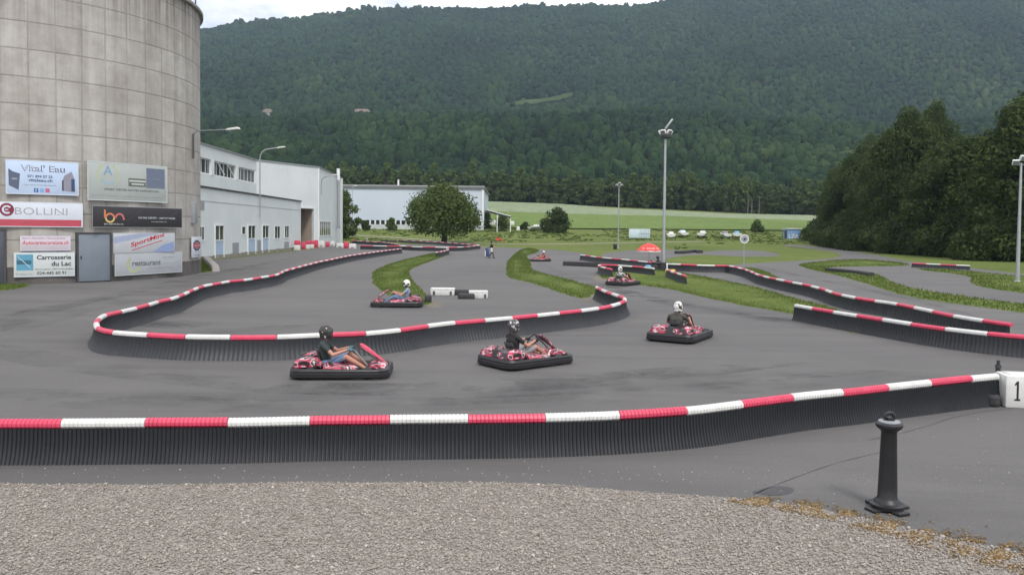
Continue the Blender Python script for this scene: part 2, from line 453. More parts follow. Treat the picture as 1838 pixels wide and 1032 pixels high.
islands = {
 'west': [(668, 497), (672, 487), (700, 474), (740, 463), (780, 454), (803, 450), (806, 453), (795, 461), (760, 474), (741, 482), (735, 490), (742, 505), (762, 528), (774, 544), (760, 548), (735, 546), (700, 532), (680, 519), (670, 508)],
 'mid': [(909, 485), (911, 470), (922, 458), (934, 449), (950, 445.5), (967, 449), (960, 455), (946, 459), (952, 471), (956, 484), (975, 491), (1010, 499), (1040, 508), (1070, 517), (1068, 526), (1048, 536), (1020, 530), (985, 518), (950, 507), (920, 501), (910, 494)],
 'east': [(1076, 496), (1092, 487), (1120, 482), (1180, 485), (1240, 493), (1300, 504), (1360, 517), (1428, 536), (1500, 556), (1500, 578), (1428, 565), (1380, 556), (1330, 548), (1260, 533), (1200, 519), (1150, 512), (1110, 503), (1082, 500)],
 'fork': [(1432, 476), (1470, 470), (1540, 466), (1600, 470), (1634, 476), (1600, 478), (1560, 478), (1500, 479.5), (1486, 482), (1500, 487), (1564, 491), (1590, 501), (1625, 514), (1700, 528), (1838, 547), (1990, 570), (1990, 592), (1838, 562), (1650, 536), (1560, 511), (1500, 494), (1450, 483)],
 'far_east': [(1645, 482.5), (1700, 484), (1838, 497), (1990, 512), (1990, 550), (1838, 527), (1765, 516), (1741, 506), (1743, 498), (1700, 490), (1660, 486)],
 'notch': [(1322, 484), (1345, 481), (1370, 486), (1393, 497), (1400, 502), (1370, 497), (1352, 490)],
 'strip': [(1520, 590), (1560, 588), (1600, 594), (1640, 603), (1668, 611), (1640, 612), (1600, 606), (1555, 600), (1525, 596)],
 'tower_side': [(-150, 508), (-60, 506), (0, 506), (40, 509), (52, 513), (20, 520), (-60, 527), (-150, 534)],
 'alley': [(345, 470), (362, 468), (372, 473), (380, 484), (372, 489), (350, 489)],
}
grass_regions = []
for k, p in islands.items():
    o, out = drape('grass_verge', [G(*q) for q in p], .008, M['island'], 1.6 if k in ('west', 'mid', 'east', 'strip', 'tower_side', 'alley', 'notch') else 4, .07, .16, 3)
    grass_regions.append((k, out))
# worn earth at the ends of the verges
for p in ([(755, 540), (775, 538), (795, 545), (790, 552), (768, 551)], [(1040, 533), (1070, 526), (1085, 530), (1075, 541), (1050, 541)], [(1060, 496), (1078, 495), (1090, 501), (1110, 505), (1090, 507), (1066, 502)]):
    drape('bare_earth', [G(*q) for q in p], .006, M['dirt'], 1.5, 0, .12, 3)
drape('crop_field', [(-60, 247), (-20, 243), (100, 247), (160, 250), (190, 330), (120, 322), (60, 320), (-60, 318)], .25, M['field_green'], 8, smooth_n=1)
drape('pale_field', [(-60, 318.5), (60, 320.5), (120, 322.5), (190, 330.5), (175, 385), (100, 372), (45, 380), (24, 402), (-60, 408)], .25, M['field_pale'], 8, smooth_n=1)
pathm = basic('gravel_path', (.34, .31, .26), .9, .15, 1)
pl = [Vector(G(*q)) for q in [(560, 418), (615, 421.5), (700, 427), (800, 434), (860, 437.5), (960, 439), (1100, 437), (1260, 434.5)]]
pc = catmull(pl, n=4); lw = []
for i, p in enumerate(pc):
    d = (pc[min(i + 1, len(pc) - 1)] - pc[max(i - 1, 0)]).normalized(); nn = Vector((-d.y, d.x)); lw.append((p + nn * .8, p - nn * .8))
drape('field_path', [a for a, b in lw] + [b for a, b in lw[::-1]], .05, pathm, 6, smooth_n=1)
# tar seams in the front asphalt
seam = basic('tar_seam', (.045, .045, .047), .7, .2, 5)
for pts in ([(1352, 888), (1420, 860), (1500, 832), (1580, 812)], [(1560, 790), (1640, 772), (1730, 745), (1838, 730)]):
    q = catmull([Vector(G(*p)) for p in pts], n=5); lw = []
    for i, p in enumerate(q):
        d = (q[min(i + 1, len(q) - 1)] - q[max(i - 1, 0)]).normalized(); nn = Vector((-d.y, d.x)) * (.006 + .004 * math.sin(i * 1.7)); lw.append((p + nn, p - nn))
    drape('tar_seam', [a for a, b in lw] + [b for a, b in lw[::-1]], .008, seam, .5, smooth_n=1)
def rubber_marks():
    m, nt, b = new_mat('rubber_marks'); v = worldco(nt)
    n = noise_(nt, .5, 5, .65, v, .4); n2 = noise_(nt, 7, 4, .7, v)
    a = math_(nt, 'MULTIPLY', ramp(nt, n, [(.42, 0), (.68, .20)]), ramp(nt, n2, [(.3, .35), (.6, 1)]))
    b.inputs['Base Color'].default_value = (.035, .034, .036, 1); b.inputs['Roughness'].default_value = .7
    L(nt, a, b.inputs['Alpha']); return m
M['marks'] = rubber_marks()
def mark(pts, wd, z):
    q = catmull([Vector(G(*p)) for p in pts], n=8); l = []
    for i, p in enumerate(q):
        d = (q[min(i + 1, len(q) - 1)] - q[max(i - 1, 0)]).normalized(); k = min(1, i / 6, (len(q) - 1 - i) / 6) + .05; nn = Vector((-d.y, d.x)) * wd * k; l.append((p + nn, p - nn))
    me = bpy.data.meshes.new('tyre_marks'); n = len(l)
    me.from_pydata([(a.x, a.y, z) for a, b in l] + [(b.x, b.y, z) for a, b in l], [], [(i, i + 1, n + i + 1, n + i) for i in range(n - 1)]); me.update()
    tag(link_mesh('tyre_marks', me, M['marks']), kind='structure')
rm = random.Random(4)
RUNS = [[(1900, 652), (1700, 640), (1450, 648), (1200, 668), (950, 688), (700, 698), (480, 690), (250, 668), (60, 640), (-40, 610)],
        [(1838, 628), (1700, 612), (1560, 592), (1400, 574), (1250, 552), (1150, 532), (1070, 508), (1000, 489), (970, 470), (990, 458)],
        [(1900, 700), (1600, 668), (1300, 690), (1000, 712), (600, 722), (200, 715), (-60, 700)],
        [(820, 470), (840, 500), (870, 530), (840, 556), (720, 572), (560, 588), (400, 592), (280, 584), (250, 572), (330, 545), (450, 520), (560, 490), (650, 470), (740, 452)],
        [(1838, 640), (1720, 600), (1640, 585), (1560, 578), (1480, 570), (1380, 560)], [(40, 640), (-20, 600), (60, 560), (200, 530), (330, 500), (450, 475), (560, 455)],
        [(1780, 575), (1600, 530), (1470, 502), (1400, 487), (1360, 478)]]
zi = 0
for run in RUNS:
    for k in range(3):
        zi += 1; o_ = rm.gauss(0, 1)
        i0 = rm.randrange(0, max(1, len(run) - 5)); i1 = min(len(run), i0 + rm.randrange(5, 9))
        mark([(x + o_ * 8, y + o_ * 5 * (y - 400) / 250 + rm.uniform(-2, 2)) for x, y in run[i0:i1]], rm.choice([.07, .09, .6, 1.3]), .0055 + zi * .00006)
wet = basic('tar_patch', (.035, .035, .036), .45, .2, 5)
drape('tar_patch', [G(*q) for q in [(1350, 884), (1375, 876), (1405, 873), (1425, 878), (1415, 887), (1380, 890)]], .008, wet, .3, 0, .02, 3)

# gravel: bed + loose stones
GR = [(-260, 866), (0, 869), (150, 871), (300, 871), (500, 867), (900, 867), (1000, 871), (1100, 880), (1200, 887), (1300, 894), (1360, 899), (1440, 908), (1520, 924), (1600, 941), (1700, 966), (1800, 986), (1900, 1012), (2050, 1060)]
bedm, nt, b = new_mat('gravel_bed'); v = worldco(nt)
vo = N(nt, 'ShaderNodeTexVoronoi', i_Scale=42); L(nt, v, vo.inputs['Vector'])
sx = N(nt, 'ShaderNodeSeparateColor'); L(nt, vo.outputs['Color'], sx.inputs[0])
L(nt, ramp(nt, sx.outputs[0], [(0, (.14, .125, .11)), (.5, (.24, .215, .19)), (1, (.34, .31, .28))]), b.inputs['Base Color'])
b.inputs['Roughness'].default_value = .9; bump(nt, b, vo.outputs['Distance'], .8, .02)
gedge = [G(*q) for q in GR]
gpoly = gedge + [(9.5, 3.2), (-9.5, 3.2)]
_, gout = drape('gravel_bed', gpoly, .010, bedm, .8, 0, .04, 1)
tag(_, kind='structure')
rs = np.random.RandomState(3)
def ico(sub=1):
    bm = bmesh.new(); bmesh.ops.create_icosphere(bm, subdivisions=sub, radius=1)
    v = np.array([p.co[:] for p in bm.verts]); f = np.array([[q.index for q in p.verts] for p in bm.faces]); bm.free(); return v, f
def scatter_blobs(name, cen, rad, mat, var, sub=1, jit=.25, seed=1, faceamp=0.0, zmul=1.0, parent=None, lift=None):
    r = np.random.RandomState(seed); v, f = ico(sub); n = len(cen)
    V = np.repeat(v[None], n, 0) * (1 + jit * r.uniform(-1, 1, (n, len(v), 1)))
    a = r.uniform(0, 2 * PI, n); ca, sa = np.cos(a), np.sin(a)
    x = V[:, :, 0] * rad[:, 0:1]; y = V[:, :, 1] * rad[:, 1:2]
    V = np.stack([x * ca[:, None] - y * sa[:, None], x * sa[:, None] + y * ca[:, None], V[:, :, 2] * rad[:, 2:3]], 2) + cen[:, None, :]
    Fa = (f[None] + (np.arange(n) * len(v))[:, None, None]).reshape(-1, 3)
    vv = np.repeat(var, len(f)) + faceamp * r.uniform(-1, 1, n * len(f))
    return np_mesh(name, V.reshape(-1, 3), Fa, mat, np.clip(vv, 0, 1), parent)
def visible(x, y, z, m=60):
    px, py = proj((x, y, z)); return -m < px < W + m and py < H + m + 30
cen = []
while len(cen) < 52000:
    X = rnd.uniform(-7.5, 8.5); Y = rnd.uniform(5.9, 10.4)
    if not visible(X, Y, 0): continue
    if inside(X, Y, gout): cen.append((X, Y, .012 + rnd.random() * .012))
cen = np.array(cen); n = len(cen)
s = rs.uniform(.0055, .0125, n) * np.where(rs.rand(n) < .05, rs.uniform(1.4, 2.2, n), 1)
rad = np.stack([s * rs.uniform(.9, 1.5, n), s * rs.uniform(.8, 1.1, n), s * rs.uniform(.55, .85, n)], 1)
o = scatter_blobs('gravel', cen, rad, M['stone'], rs.beta(2.2, 2.2, n), 1, .18, 5)
tag(o, 'loose grey and beige gravel covering the ground in front of the track', 'gravel', kind='stuff')
cen = []
for i in range(9000):
    k = rnd.random(); px = lerp(1310, 1860, k); e = interp(px, GR); py = e + rnd.gauss(9, 10) * (.3 + k)
    if noise.noise(Vector((px / 45, py / 16, 2))) + rnd.uniform(-.2, .2) > -.02: cen.append(P(px, py)[:2] + (.02,))
cen = np.array(cen); n = len(cen); s = rs.uniform(.004, .012, n)
o = scatter_blobs('moss', cen, np.stack([s * 1.6, s * 1.4, s * .45], 1), M['moss'], rs.rand(n), 1, .4, 6)
tag(o, 'rusty brown moss creeping along the edge between gravel and asphalt', 'moss', kind='stuff')
# stray bits on the asphalt
cen = []
for i in range(420):
    px, py = rnd.uniform(-20, 1860), rnd.choice([rnd.uniform(838, 870), rnd.uniform(700, 1000)])
    if py < interp(px, GR) - 1 and py > interp(px, [(0, 836), (900, 826), (1200, 806), (1500, 766), (1800, 725)]): cen.append(P(px, py)[:2] + (.008,))
cen = np.array(cen); n = len(cen); s = rs.uniform(.004, .011, n)
o = scatter_blobs('stray_pebbles', cen, np.stack([s, s, s * .7], 1), M['stone'], rs.uniform(.6, 1, n), 1, .2, 8)
tag(o, 'stray pale pebbles on the asphalt before the near barrier', 'pebbles', kind='stuff')

# grass blades on the verges
bv = []; bvar = []
def blades(poly, dens, hmin, hmax, w):
    xs = [p[0] for p in poly]; ys = [p[1] for p in poly]
    x0, x1, y0, y1 = min(xs), max(xs), min(ys), max(ys)
    for _ in range(int((x1 - x0) * (y1 - y0) * dens)):
        x, y = rnd.uniform(x0, x1), rnd.uniform(y0, y1)
        if not inside(x, y, poly) or not visible(x, y, 0): continue
        cl = noise.noise(Vector((x * .8, y * .8, 4)))
        h = rnd.uniform(hmin, hmax) * (1 + .7 * cl); a = rnd.uniform(0, PI); dx, dy = math.cos(a) * w, math.sin(a) * w
        lx, ly = rnd.uniform(-.5, .5) * h, rnd.uniform(-.5, .5) * h; z = Zg(x, y) + .02
        bv.extend([(x - dx, y - dy, z), (x + dx, y + dy, z), (x + lx, y + ly, z + h)]); bvar.append(min(1, max(0, .45 + .5 * cl + rnd.uniform(-.25, .25))) if rnd.random() > .03 else 1)
for k, out in grass_regions:
    if k in ('west', 'mid', 'east', 'notch'): blades(out, 130, .03, .10, .018)
    elif k in ('strip', 'alley', 'tower_side'): blades(out, 160, .05, .12, .015)
    else: blades(out, 40, .05, .13, .035)
bv = np.array(bv)
o = np_mesh('grass', bv, np.arange(len(bv)).reshape(-1, 3), M['blade'], np.array(bvar))
tag(o, 'short rough grass growing on the verges between the track bends', 'grass', kind='stuff')
# rough meadow tufts
cen = []; 
for _ in range(5200):
    Y = rnd.uniform(135, 246); X = rnd.uniform(-.32 * Y, .75 * Y); 
    px, py = proj((X, Y, Zg(X, Y)))
    if 430 < Y or px > W + 30 or (py > 437 and not px > 1210) : continue
    if px > 1230 and py > 438: continue
    if abs(py - interp(px, [(560, 418), (615, 421.5), (700, 427), (800, 434), (860, 437.5), (960, 439), (1100, 437), (1260, 434.5)])) < 4 and px < 1270: continue
    if noise.noise(Vector((X / 14, Y / 20, 3))) < -.15: continue
    cen.append((X, Y, Zg(X, Y) + .1))
cen = np.array(cen); n = len(cen); s = rs.uniform(.10, .42, n)
o = scatter_blobs('meadow_tufts', cen, np.stack([s * 1.8, s * 1.2, s * .55], 1), M['blade'], rs.uniform(.1, .8, n), 1, .4, 9, .2)
tag(o, 'rough tufts of meadow grass beyond the track', 'grass', kind='stuff')

# ------------------------------------------------------------------ barriers
def barrier(name, label, px, anchor=None, zc=.52, R=.078, L0=1.07, first='red', rib=.12, detail=1, flare=.13, cols=('red', 'white'), grp='red and white track barriers', post=True, thick=.045, hue=None):
    pts = [P(x, y, zc) for x, y in px]
    path = Path(catmull([Vector((p.x, p.y)) for p in pts], n=10))
    s0 = 0.0
    if anchor: s0 = path.near(P(anchor[0], anchor[1], zc).xy)
    base = path.at(0); t = thing(name, label, 'barrier', (base.x, base.y, 0), 0, grp)
    off = Vector((base.x, base.y, 0))
    k0 = -int(s0 / L0) - 1 if s0 > 0.01 else 0
    # caps
    n = 10 if detail > 1 else 8
    # section: rounded top, flat underside
    sec = [(R * math.cos(a), R * math.sin(a) * (1.0 if math.sin(a) > 0 else .75)) for a in [2 * PI * (j + .5) / n for j in range(n)]]
    k = k0
    while s0 + k * L0 < path.len - .05:
        a, b = max(s0 + k * L0, 0), min(s0 + (k + 1) * L0, path.len)
        if b - a > .05:
            col = cols[k % 2] if first == 'red' else cols[(k + 1) % 2]
            mb = MB(); rings = []
            if detail > 1:
                m = max(2, int((b - a) / .0555)); prof = []
                for q in range(m):
                    u0 = a + (b - a) * (q + .04) / m; u1 = a + (b - a) * (q + .16) / m; u2 = a + (b - a) * (q + .84) / m; u3 = a + (b - a) * (q + .96) / m
                    prof += [(u0, .87), (u1, 1), (u2, 1), (u3, .87)]
            else:
                g_ = .012; m = 3 if b - a > .6 else 2
                prof = [(a + g_, .9), (a + .05, 1)] + [(lerp(a + .05, b - .05, q / m), 1) for q in range(1, m)] + [(b - .05, 1), (b - g_, .9)]
                if prof[0][0] > prof[-1][0]: prof = [(a, 1), (b, 1)]
            wob = 0.012 * math.sin(k * 2.1)
            for u, sc in prof:
                p, nn = path.frame(u)
                rings.append([(p.x + nn.x * y * sc - off.x, p.y + nn.y * y * sc - off.y, zc + z * sc + wob * .4) for y, z in sec])
            mb.loft(rings)
            mb.build(col + '_cap', M[col], t, 35)
        k += 1
    # ribbed skirt, closed section, concave flare to both sides
    zt = zc - R * .62
    hp = []
    m = 6 if detail else 3
    for i in range(m + 1):
        f = i / m; hp.append((thick + (flare - thick) * (1 - f) ** 2.2, zt * f))
    sec = [(-y, z) for y, z in hp] + [(y, z) for y, z in hp[::-1]]
    rings = []; mb = MB()
    if rib:
        q = int(path.len / rib); st = []
        for i in range(q):
            rd = -.022 if detail > 1 else -.018; st += [(rib * i, rd), (rib * (i + .22), 0.0), (rib * (i + .66), 0.0), (rib * (i + .88), rd)]
    else:
        q = max(2, int(path.len / .5)); st = [(path.len * i / q, 0) for i in range(q + 1)]
    for u, d in st:
        p, nn = path.frame(u)
        w = .02 * noise.noise(Vector((p.x * .5, p.y * .5, 2)))
        rings.append([(p.x + nn.x * (y + math.copysign(d, y) + w * (1 - z / zt)) - off.x, p.y + nn.y * (y + math.copysign(d, y) + w * (1 - z / zt)) - off.y, z) for y, z in sec])
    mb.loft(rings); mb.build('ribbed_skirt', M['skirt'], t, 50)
    return t, path

near_px = [(-220, 766), (-80, 762.5), (0, 761), (120, 761), (270, 760), (417, 759), (562, 756), (701, 754.5), (840, 753), (978, 751), (1112, 746.5), (1235, 738), (1345, 724.5), (1437, 713), (1527, 704), (1605, 695), (1675, 687.5), (1733, 681.5), (1788, 676.5)]
tb, pth = barrier('track_barrier', 'near red and white barrier with black ribbed skirt running across the foreground beside the gravel', near_px, (978, 751), first='white', rib=.0555, detail=2, L0=1.085)
mid_px = [(720, 447), (698, 449.5), (665, 454), (630, 459), (600, 465), (571, 471), (540, 479), (512, 486.5), (495, 494), (454, 501), (433, 504), (410, 506), (392, 509.5), (363, 515), (336, 526), (311, 536.5), (289, 541), (270, 547), (242, 554.5), (216, 560.5), (192, 566), (177, 574), (173, 583), (181, 593), (208, 598), (266, 602), (332, 605.5), (413, 606.5), (497, 606), (577, 602.5), (648, 600), (712, 594), (770, 586), (820, 580), (880, 575), (940, 569.5), (1000, 563), (1060, 556.5), (1100, 549), (1119, 542), (1120, 536), (1105, 530.5), (1080, 521), (1071, 516)]
barrier('track_barrier', 'long red and white barrier rounding the hairpin below the tower and behind the front karts', mid_px, (497, 606), first='white', rib=.11, detail=1, flare=.2)
e1 = [(1042, 458), (1058, 460), (1082, 463), (1117, 466), (1145, 469), (1174, 472)]
barrier('track_barrier', 'short red and white barrier between the black tyre rail and the red parasol', e1, None, first='white', rib=0, detail=0, L0=1.9)
e2 = [(1196, 474), (1218, 475), (1240, 476), (1275, 477), (1304, 477.5), (1320, 480), (1337, 484), (1349, 488.5), (1362, 494), (1388, 500.5), (1420, 507), (1449, 512.5), (1475, 519), (1500, 527.5), (1551, 538), (1602, 545), (1663, 557.5), (1724, 570), (1788, 580), (1816, 584)]
barrier('track_barrier', 'wavy red and white barrier winding from the tall light mast to the right', e2, None, first='white', rib=.2, detail=1, L0=1.35)
e3 = [(1428, 549), (1470, 556.5), (1530, 566), (1590, 575.5), (1680, 589), (1760, 598.5), (1838, 606), (1930, 613), (2060, 622)]
barrier('track_barrier', 'straight red and white barrier at the right in front of the wavy one', e3, None, first='white', rib=.11, detail=1, L0=1.15)
barrier('track_barrier', 'small V shaped red and white barrier on the grass point behind the rear kart', [(1098, 484), (1086, 481.5), (1076, 478.5), (1075.5, 476.5), (1082, 476), (1100, 476.5), (1118, 477.5), (1145, 479.5), (1174, 482.5)], None, first='red', rib=0, detail=0, L0=1.6)
barrier('track_barrier', 'short white and red barrier running down right of the mast foot beside the yellow tank', [(1197, 484), (1206, 488), (1216, 491.5), (1231, 496)], None, first='white', rib=0, detail=0, L0=1.3)
F_ = dict(rib=0, detail=0, L0=2.0)
barrier('track_barrier', 'short red and white barrier from the building corner towards the left of the far bends', [(633, 432.5), (655, 433.5), (677, 434.8), (691, 435.5), (706, 437.5), (717, 440), (726, 441.5)], None, **F_)
barrier('track_barrier', 'far red and white barrier folding to a point near the walking person', [(647, 441.3), (665, 441.6), (688, 442), (721, 442), (742, 443.3), (771, 444), (800, 444.6), (825, 444), (838, 443.2), (856, 441.2), (861, 440.3), (845, 439.2), (825, 437.5), (796, 435.5), (771, 434), (739, 432), (714, 430)], None, **F_)
barrier('track_barrier', 'small hooked red and white barrier at the top of the left grass verge', [(801, 446), (805, 448), (801, 450), (793, 451.8), (783, 453.3)], None, rib=0, detail=0, L0=1.3)
barrier('track_barrier', 'short red and white barrier beside the far end of the white factory wall', [(612, 424), (626, 424.5), (639, 425.3)], None, **F_)
barrier('track_barrier', 'low red and white barrier lying alone on the far right track before the wood', [(1637, 473), (1670, 474.5), (1705, 476), (1741, 477.5)], None, first='red', rib=0, detail=0, L0=1.35, zc=.36)
def rail(name, label, px, zc, r, mat, grp='black rubber track rails'):
    pts = catmull([P(x, y, zc) for x, y in px], n=6); b = pts[0].copy()
    mb = MB(); rings = []
    for i, p in enumerate(pts):
        d = (pts[min(i + 1, len(pts) - 1)] - pts[max(i - 1, 0)]).normalized(); nn = Vector((-d.y, d.x, 0)).normalized()
        z0 = Zg(p.x, p.y)
        rings.append([(p.x - b.x + nn.x * y, p.y - b.y + nn.y * y, z0 + z) for y, z in ((-r, 0), (-r, zc * .8), (-r * .7, zc), (r * .7, zc), (r, zc * .8), (r, 0))])
    mb.loft(rings); o = mb.build(name, mat, None, 40); o.location = (b.x, b.y, 0)
    return tag(o, label, 'barrier', grp)
rail('rubber_rail', 'low black rubber rail lying across the track left of the V shaped barrier', [(1012, 469), (1050, 470.5), (1090, 472.5), (1130, 474.5), (1180, 477)], .38, .15, M['rubber'])
rail('rubber_rail', 'thin black rail with a grey top on the grass fork at the right', [(1484, 480.5), (1510, 482.5), (1540, 485.5), (1564, 489)], .3, .2, M['rubber'])
rail('rubber_rail', 'far black rail before the tree beside the folded barrier', [(684, 431), (698, 431.3), (712, 431.3)], .4, .2, M['rubber'])
rail('rubber_rail', 'black rail on the grass right of the red parasol', [(1214, 450.5), (1228, 450), (1246, 448), (1258, 449.5)], .4, .3, M['rubber'])
# end post, tyre and white number block at the right end of the near barrier
p = P(1790, 712)
t = thing('barrier_post', 'thin black post closing the right end of the near barrier', 'post', p)
MB().lathe([(.045, 0), (.045, .62), (.03, .66), (.03, .72)], 10).build('pole', M['black'], t, 40)
MB().lathe([(.06, .58), (.06, .615)], 10).build('clamp', M['dark'], t, 40)
p = P(1781, 729)
def tyre_mb(r, w, hole):
    return [(hole, 0.02), (hole, w * .5), (hole, w - .02), (hole + .03, w), (r - .04, w), (r - .005, w - .04), (r, w * .7), (r - .006, w * .55), (r, w * .4), (r - .005, .04), (r - .04, 0), (hole + .03, 0)]
def ring_mesh(prof, n=20):
    mb = MB(); rings = [[(q * math.cos(2 * PI * j / n), q * math.sin(2 * PI * j / n), z) for q, z in prof] for j in range(n + 1)]
    return mb.loft(rings, cap=False)
t = thing('kart_tyre', 'small black slick tyre standing at the foot of the end post', 'tyre', p)
ring_mesh(tyre_mb(.135, .23, .065)).build('tyre', M['rubber'], t, 40)
MB().lathe([(.03, .10), (.066, .08), (.066, .13), (.03, .12)], 14).build('hub', M['metal'], t, 40)
p = P(1849, 730); ang = math.radians(-9)
t = thing('number_block', 'white plastic block with a black number one at the right edge of the frame', 'block', (p.x, p.y + .05, 0), ang)
MB().box((0, 0, .30), (1.0, .5, .60)).build('body', M['white'], t, bevel=.035)
MB().box((0, 0, .607), (.8, .34, .02)).build('lid', M['white'], t, bevel=.008)
def text_mesh(name, s, mat, parent, x, y, z, w, h, bold=0, shear=0, face='-Y', depth=.004, align='L', keep=False):
    """lettering fitted to w x h; lies in the local XZ plane facing -Y"""
    cu = bpy.data.curves.new(name, 'FONT'); cu.body = s; cu.offset = bold; cu.shear = shear; cu.extrude = .001; cu.resolution_u = 3
    tmp = bpy.data.objects.new(name, cu); C.objects.link(tmp)
    dg = bpy.context.evaluated_depsgraph_get(); dg.update()
    me = bpy.data.meshes.new_from_object(tmp.evaluated_get(dg)); bpy.data.objects.remove(tmp)
    co_ = [v.co.copy() for v in me.vertices]
    x0 = min(c.x for c in co_); x1 = max(c.x for c in co_); y0 = min(c.y for c in co_); y1 = max(c.y for c in co_)
    for v, c in zip(me.vertices, co_):
        v.co = (x + (c.x - x0) / (x1 - x0) * w, y - depth * (1 if c.z > 0 else 0), z + (c.y - y0) / (y1 - y0) * h)
    me.materials.clear()
    return link_mesh(name, me, mat, parent)
mb = MB()
mb.prism([(0, 0), (.075, 0), (.075, .022), (.052, .022), (.052, .24), (.03, .24), (.0, .205), (.0, .185), (.026, .2), (.026, .022), (0, .022)], -.2545, -.2515, lambda u, v, w: (u * 1.3 - .35, w, v * 1.5 + .14))
mb.build('number', M['black'], t)

# bollard
p = P(1592, 914)
t = thing('bollard', 'black cast bollard with a small ring on top at the edge of the gravel', 'bollard', p)
k = 1.0
MB().lathe([(.185, .035), (.19, .075), (.148, .090), (.140, .11), (.122, .125), (.108, .15), (.103, .30), (.085, .90), (.095, .925), (.135, .955), (.148, .98), (.146, 1.0), (.125, 1.02), (.08, 1.03), (.02, 1.035)], 36).build('shaft', M['black'], t, 35)
mb = MB()
for a in (0, PI / 2): mb.box((0, 0, .018 + a * .004), (.52, .16, .035), a + .35)
mb.build('base_plate', M['black'], t, bevel=.008)
MB().lathe([(.118, 1.022), (.115, 1.034), (.07, 1.040)], 28).build('worn_rim', M['grey'], t, 40)
mb = MB(); mb.tube([(0.055 * math.cos(a), .0, 1.075 + .052 * math.sin(a)) for a in [-.6 + (PI + 1.2) * i / 14 for i in range(15)]], .020, 8); mb.box((0, 0, 1.05), (.07, .09, .05))
mb.build('ring', M['black'], t, 40)

# white blocks and black pieces beside the left verge
def cut_block(name, label, px, py, wpx, h, rz, mat, depth=.5, grp=None):
    p = P(px, py); w = wpx / F * p.y
    t = thing(name, label, 'block', (p.x, p.y + depth / 2, 0), rz, grp)
    MB().box((0, 0, h / 2), (w, depth, h), taper=1.04).build('body', mat, t, bevel=.03)
    MB().box((0, -depth / 2 - .0, h * .9), (w * 1.03, .05, h * .12)).build('rim', mat, t, bevel=.01)
    mb = MB()
    for s in (-.36, .36): mb.box((s * w, -depth / 2 - .004, h * .35), (.09, .06, h * .5))
    mb.build('foot_slots', M['dark'], t)
    return t
cut_block('plastic_block', 'white plastic track block left of the two, beside the left verge', 794, 530.5, 42, .34, 0, M['white'], .55, 'white plastic blocks')
cut_block('plastic_block', 'white plastic track block right of the two, behind the dark rubber pad', 858, 536, 33, .34, .08, M['white'], .6, 'white plastic blocks')
def pad(name, label, x0, x1, py, h, depth, mat, cat='pad'):
    a = P(x0, py); b_ = P(x1, py); w = (b_ - a).length; c = (a + b_) / 2
    o = MB().box((0, 0, h / 2), (w, depth, h), taper=.94).build(name, mat, None, bevel=min(.06, h * .3)); o.location = (c.x, c.y + depth / 2, 0); return tag(o, label, cat)
pad('rubber_pad', 'black rubber piece joining the two white plastic blocks', 810, 842, 530, .26, .3, M['rubber'])
pad('rubber_pad', 'dark grey rubber pad lying in front of the right white block', 821, 852, 537, .24, .45, M['rubber'])
pad('rubber_pad', 'dark rubber block behind the kart at the tip of the left verge', 762, 773, 543, .3, .5, M['rubber'])
a = P(372, 487)
o = MB().box((0, 0, .2), (.55, 5.5, .4), taper=.9).build('kerb_block', M['concrete'], None, bevel=.05)
a = P(388, 488); b_ = P(368, 466); c = (a + b_) / 2; o.location = (c.x, c.y, 0); o.rotation_euler.z = math.atan2(-(b_.x - a.x), b_.y - a.y)
o.scale = (1, (b_ - a).length / 5.5, 1); tag(o, 'long dark concrete kerb block between tower and factory wall', 'kerb')

# ------------------------------------------------------------------ trees
def leaf_cloud(centres, radii, per, size, seed, flat=.6):
    r = np.random.RandomState(seed); V = []; var = []
    for (c, rad) in zip(centres, radii):
        n = per
        d = r.normal(size=(n, 3)); d /= np.linalg.norm(d, axis=1)[:, None]
        rr = r.uniform(.35, 1.0, n) ** .6
        p = np.array(c) + d * rr[:, None] * np.array(rad)
        nrm = d + r.normal(size=(n, 3)) * .7; nrm /= np.linalg.norm(nrm, axis=1)[:, None]
        up = r.normal(size=(n, 3)); a = np.cross(nrm, up); a /= np.linalg.norm(a, axis=1)[:, None]; b = np.cross(nrm, a)
        s = size * r.uniform(.6, 1.35, n)[:, None]
        V.append(np.stack([p - a * s, p - b * s * flat, p + a * s, p + b * s * flat], 1))
        cv = r.uniform(-.22, .22)
        var.append(np.clip(.5 + cv + r.uniform(-.3, .3, n), 0, 1))
    V = np.concatenate(V).reshape(-1, 3); n = len(V) // 4
    return V, np.arange(n * 4).reshape(-1, 4), np.concatenate(var)
def crown_clumps(seed, h, w, z0, n, squash=.8, peak=1.0):
    r = random.Random(seed); cs = []; rs_ = []
    lop = [r.uniform(.78, 1.15) for _ in range(8)]
    for i in range(n):
        f = (i + r.random()) / n                      # height fraction
        z = z0 + (h - z0) * f
        prof = math.sin(PI * min(1, (f * .82 + .16)) ** peak) ** .6
        a = r.uniform(0, 2 * PI); k = int(a / (2 * PI) * 8) % 8
        R = w / 2 * prof * lop[k] * (1 if r.random() < .7 else r.uniform(.3, .9))
        rr = (w * .17 + .25) * r.uniform(.65, 1.3)
        R = max(0, R - rr * .5); z += r.uniform(-.06, .06) * h
        cs.append((R * math.cos(a), R * math.sin(a), z)); rs_.append((rr, rr, rr * squash))
    return cs, rs_
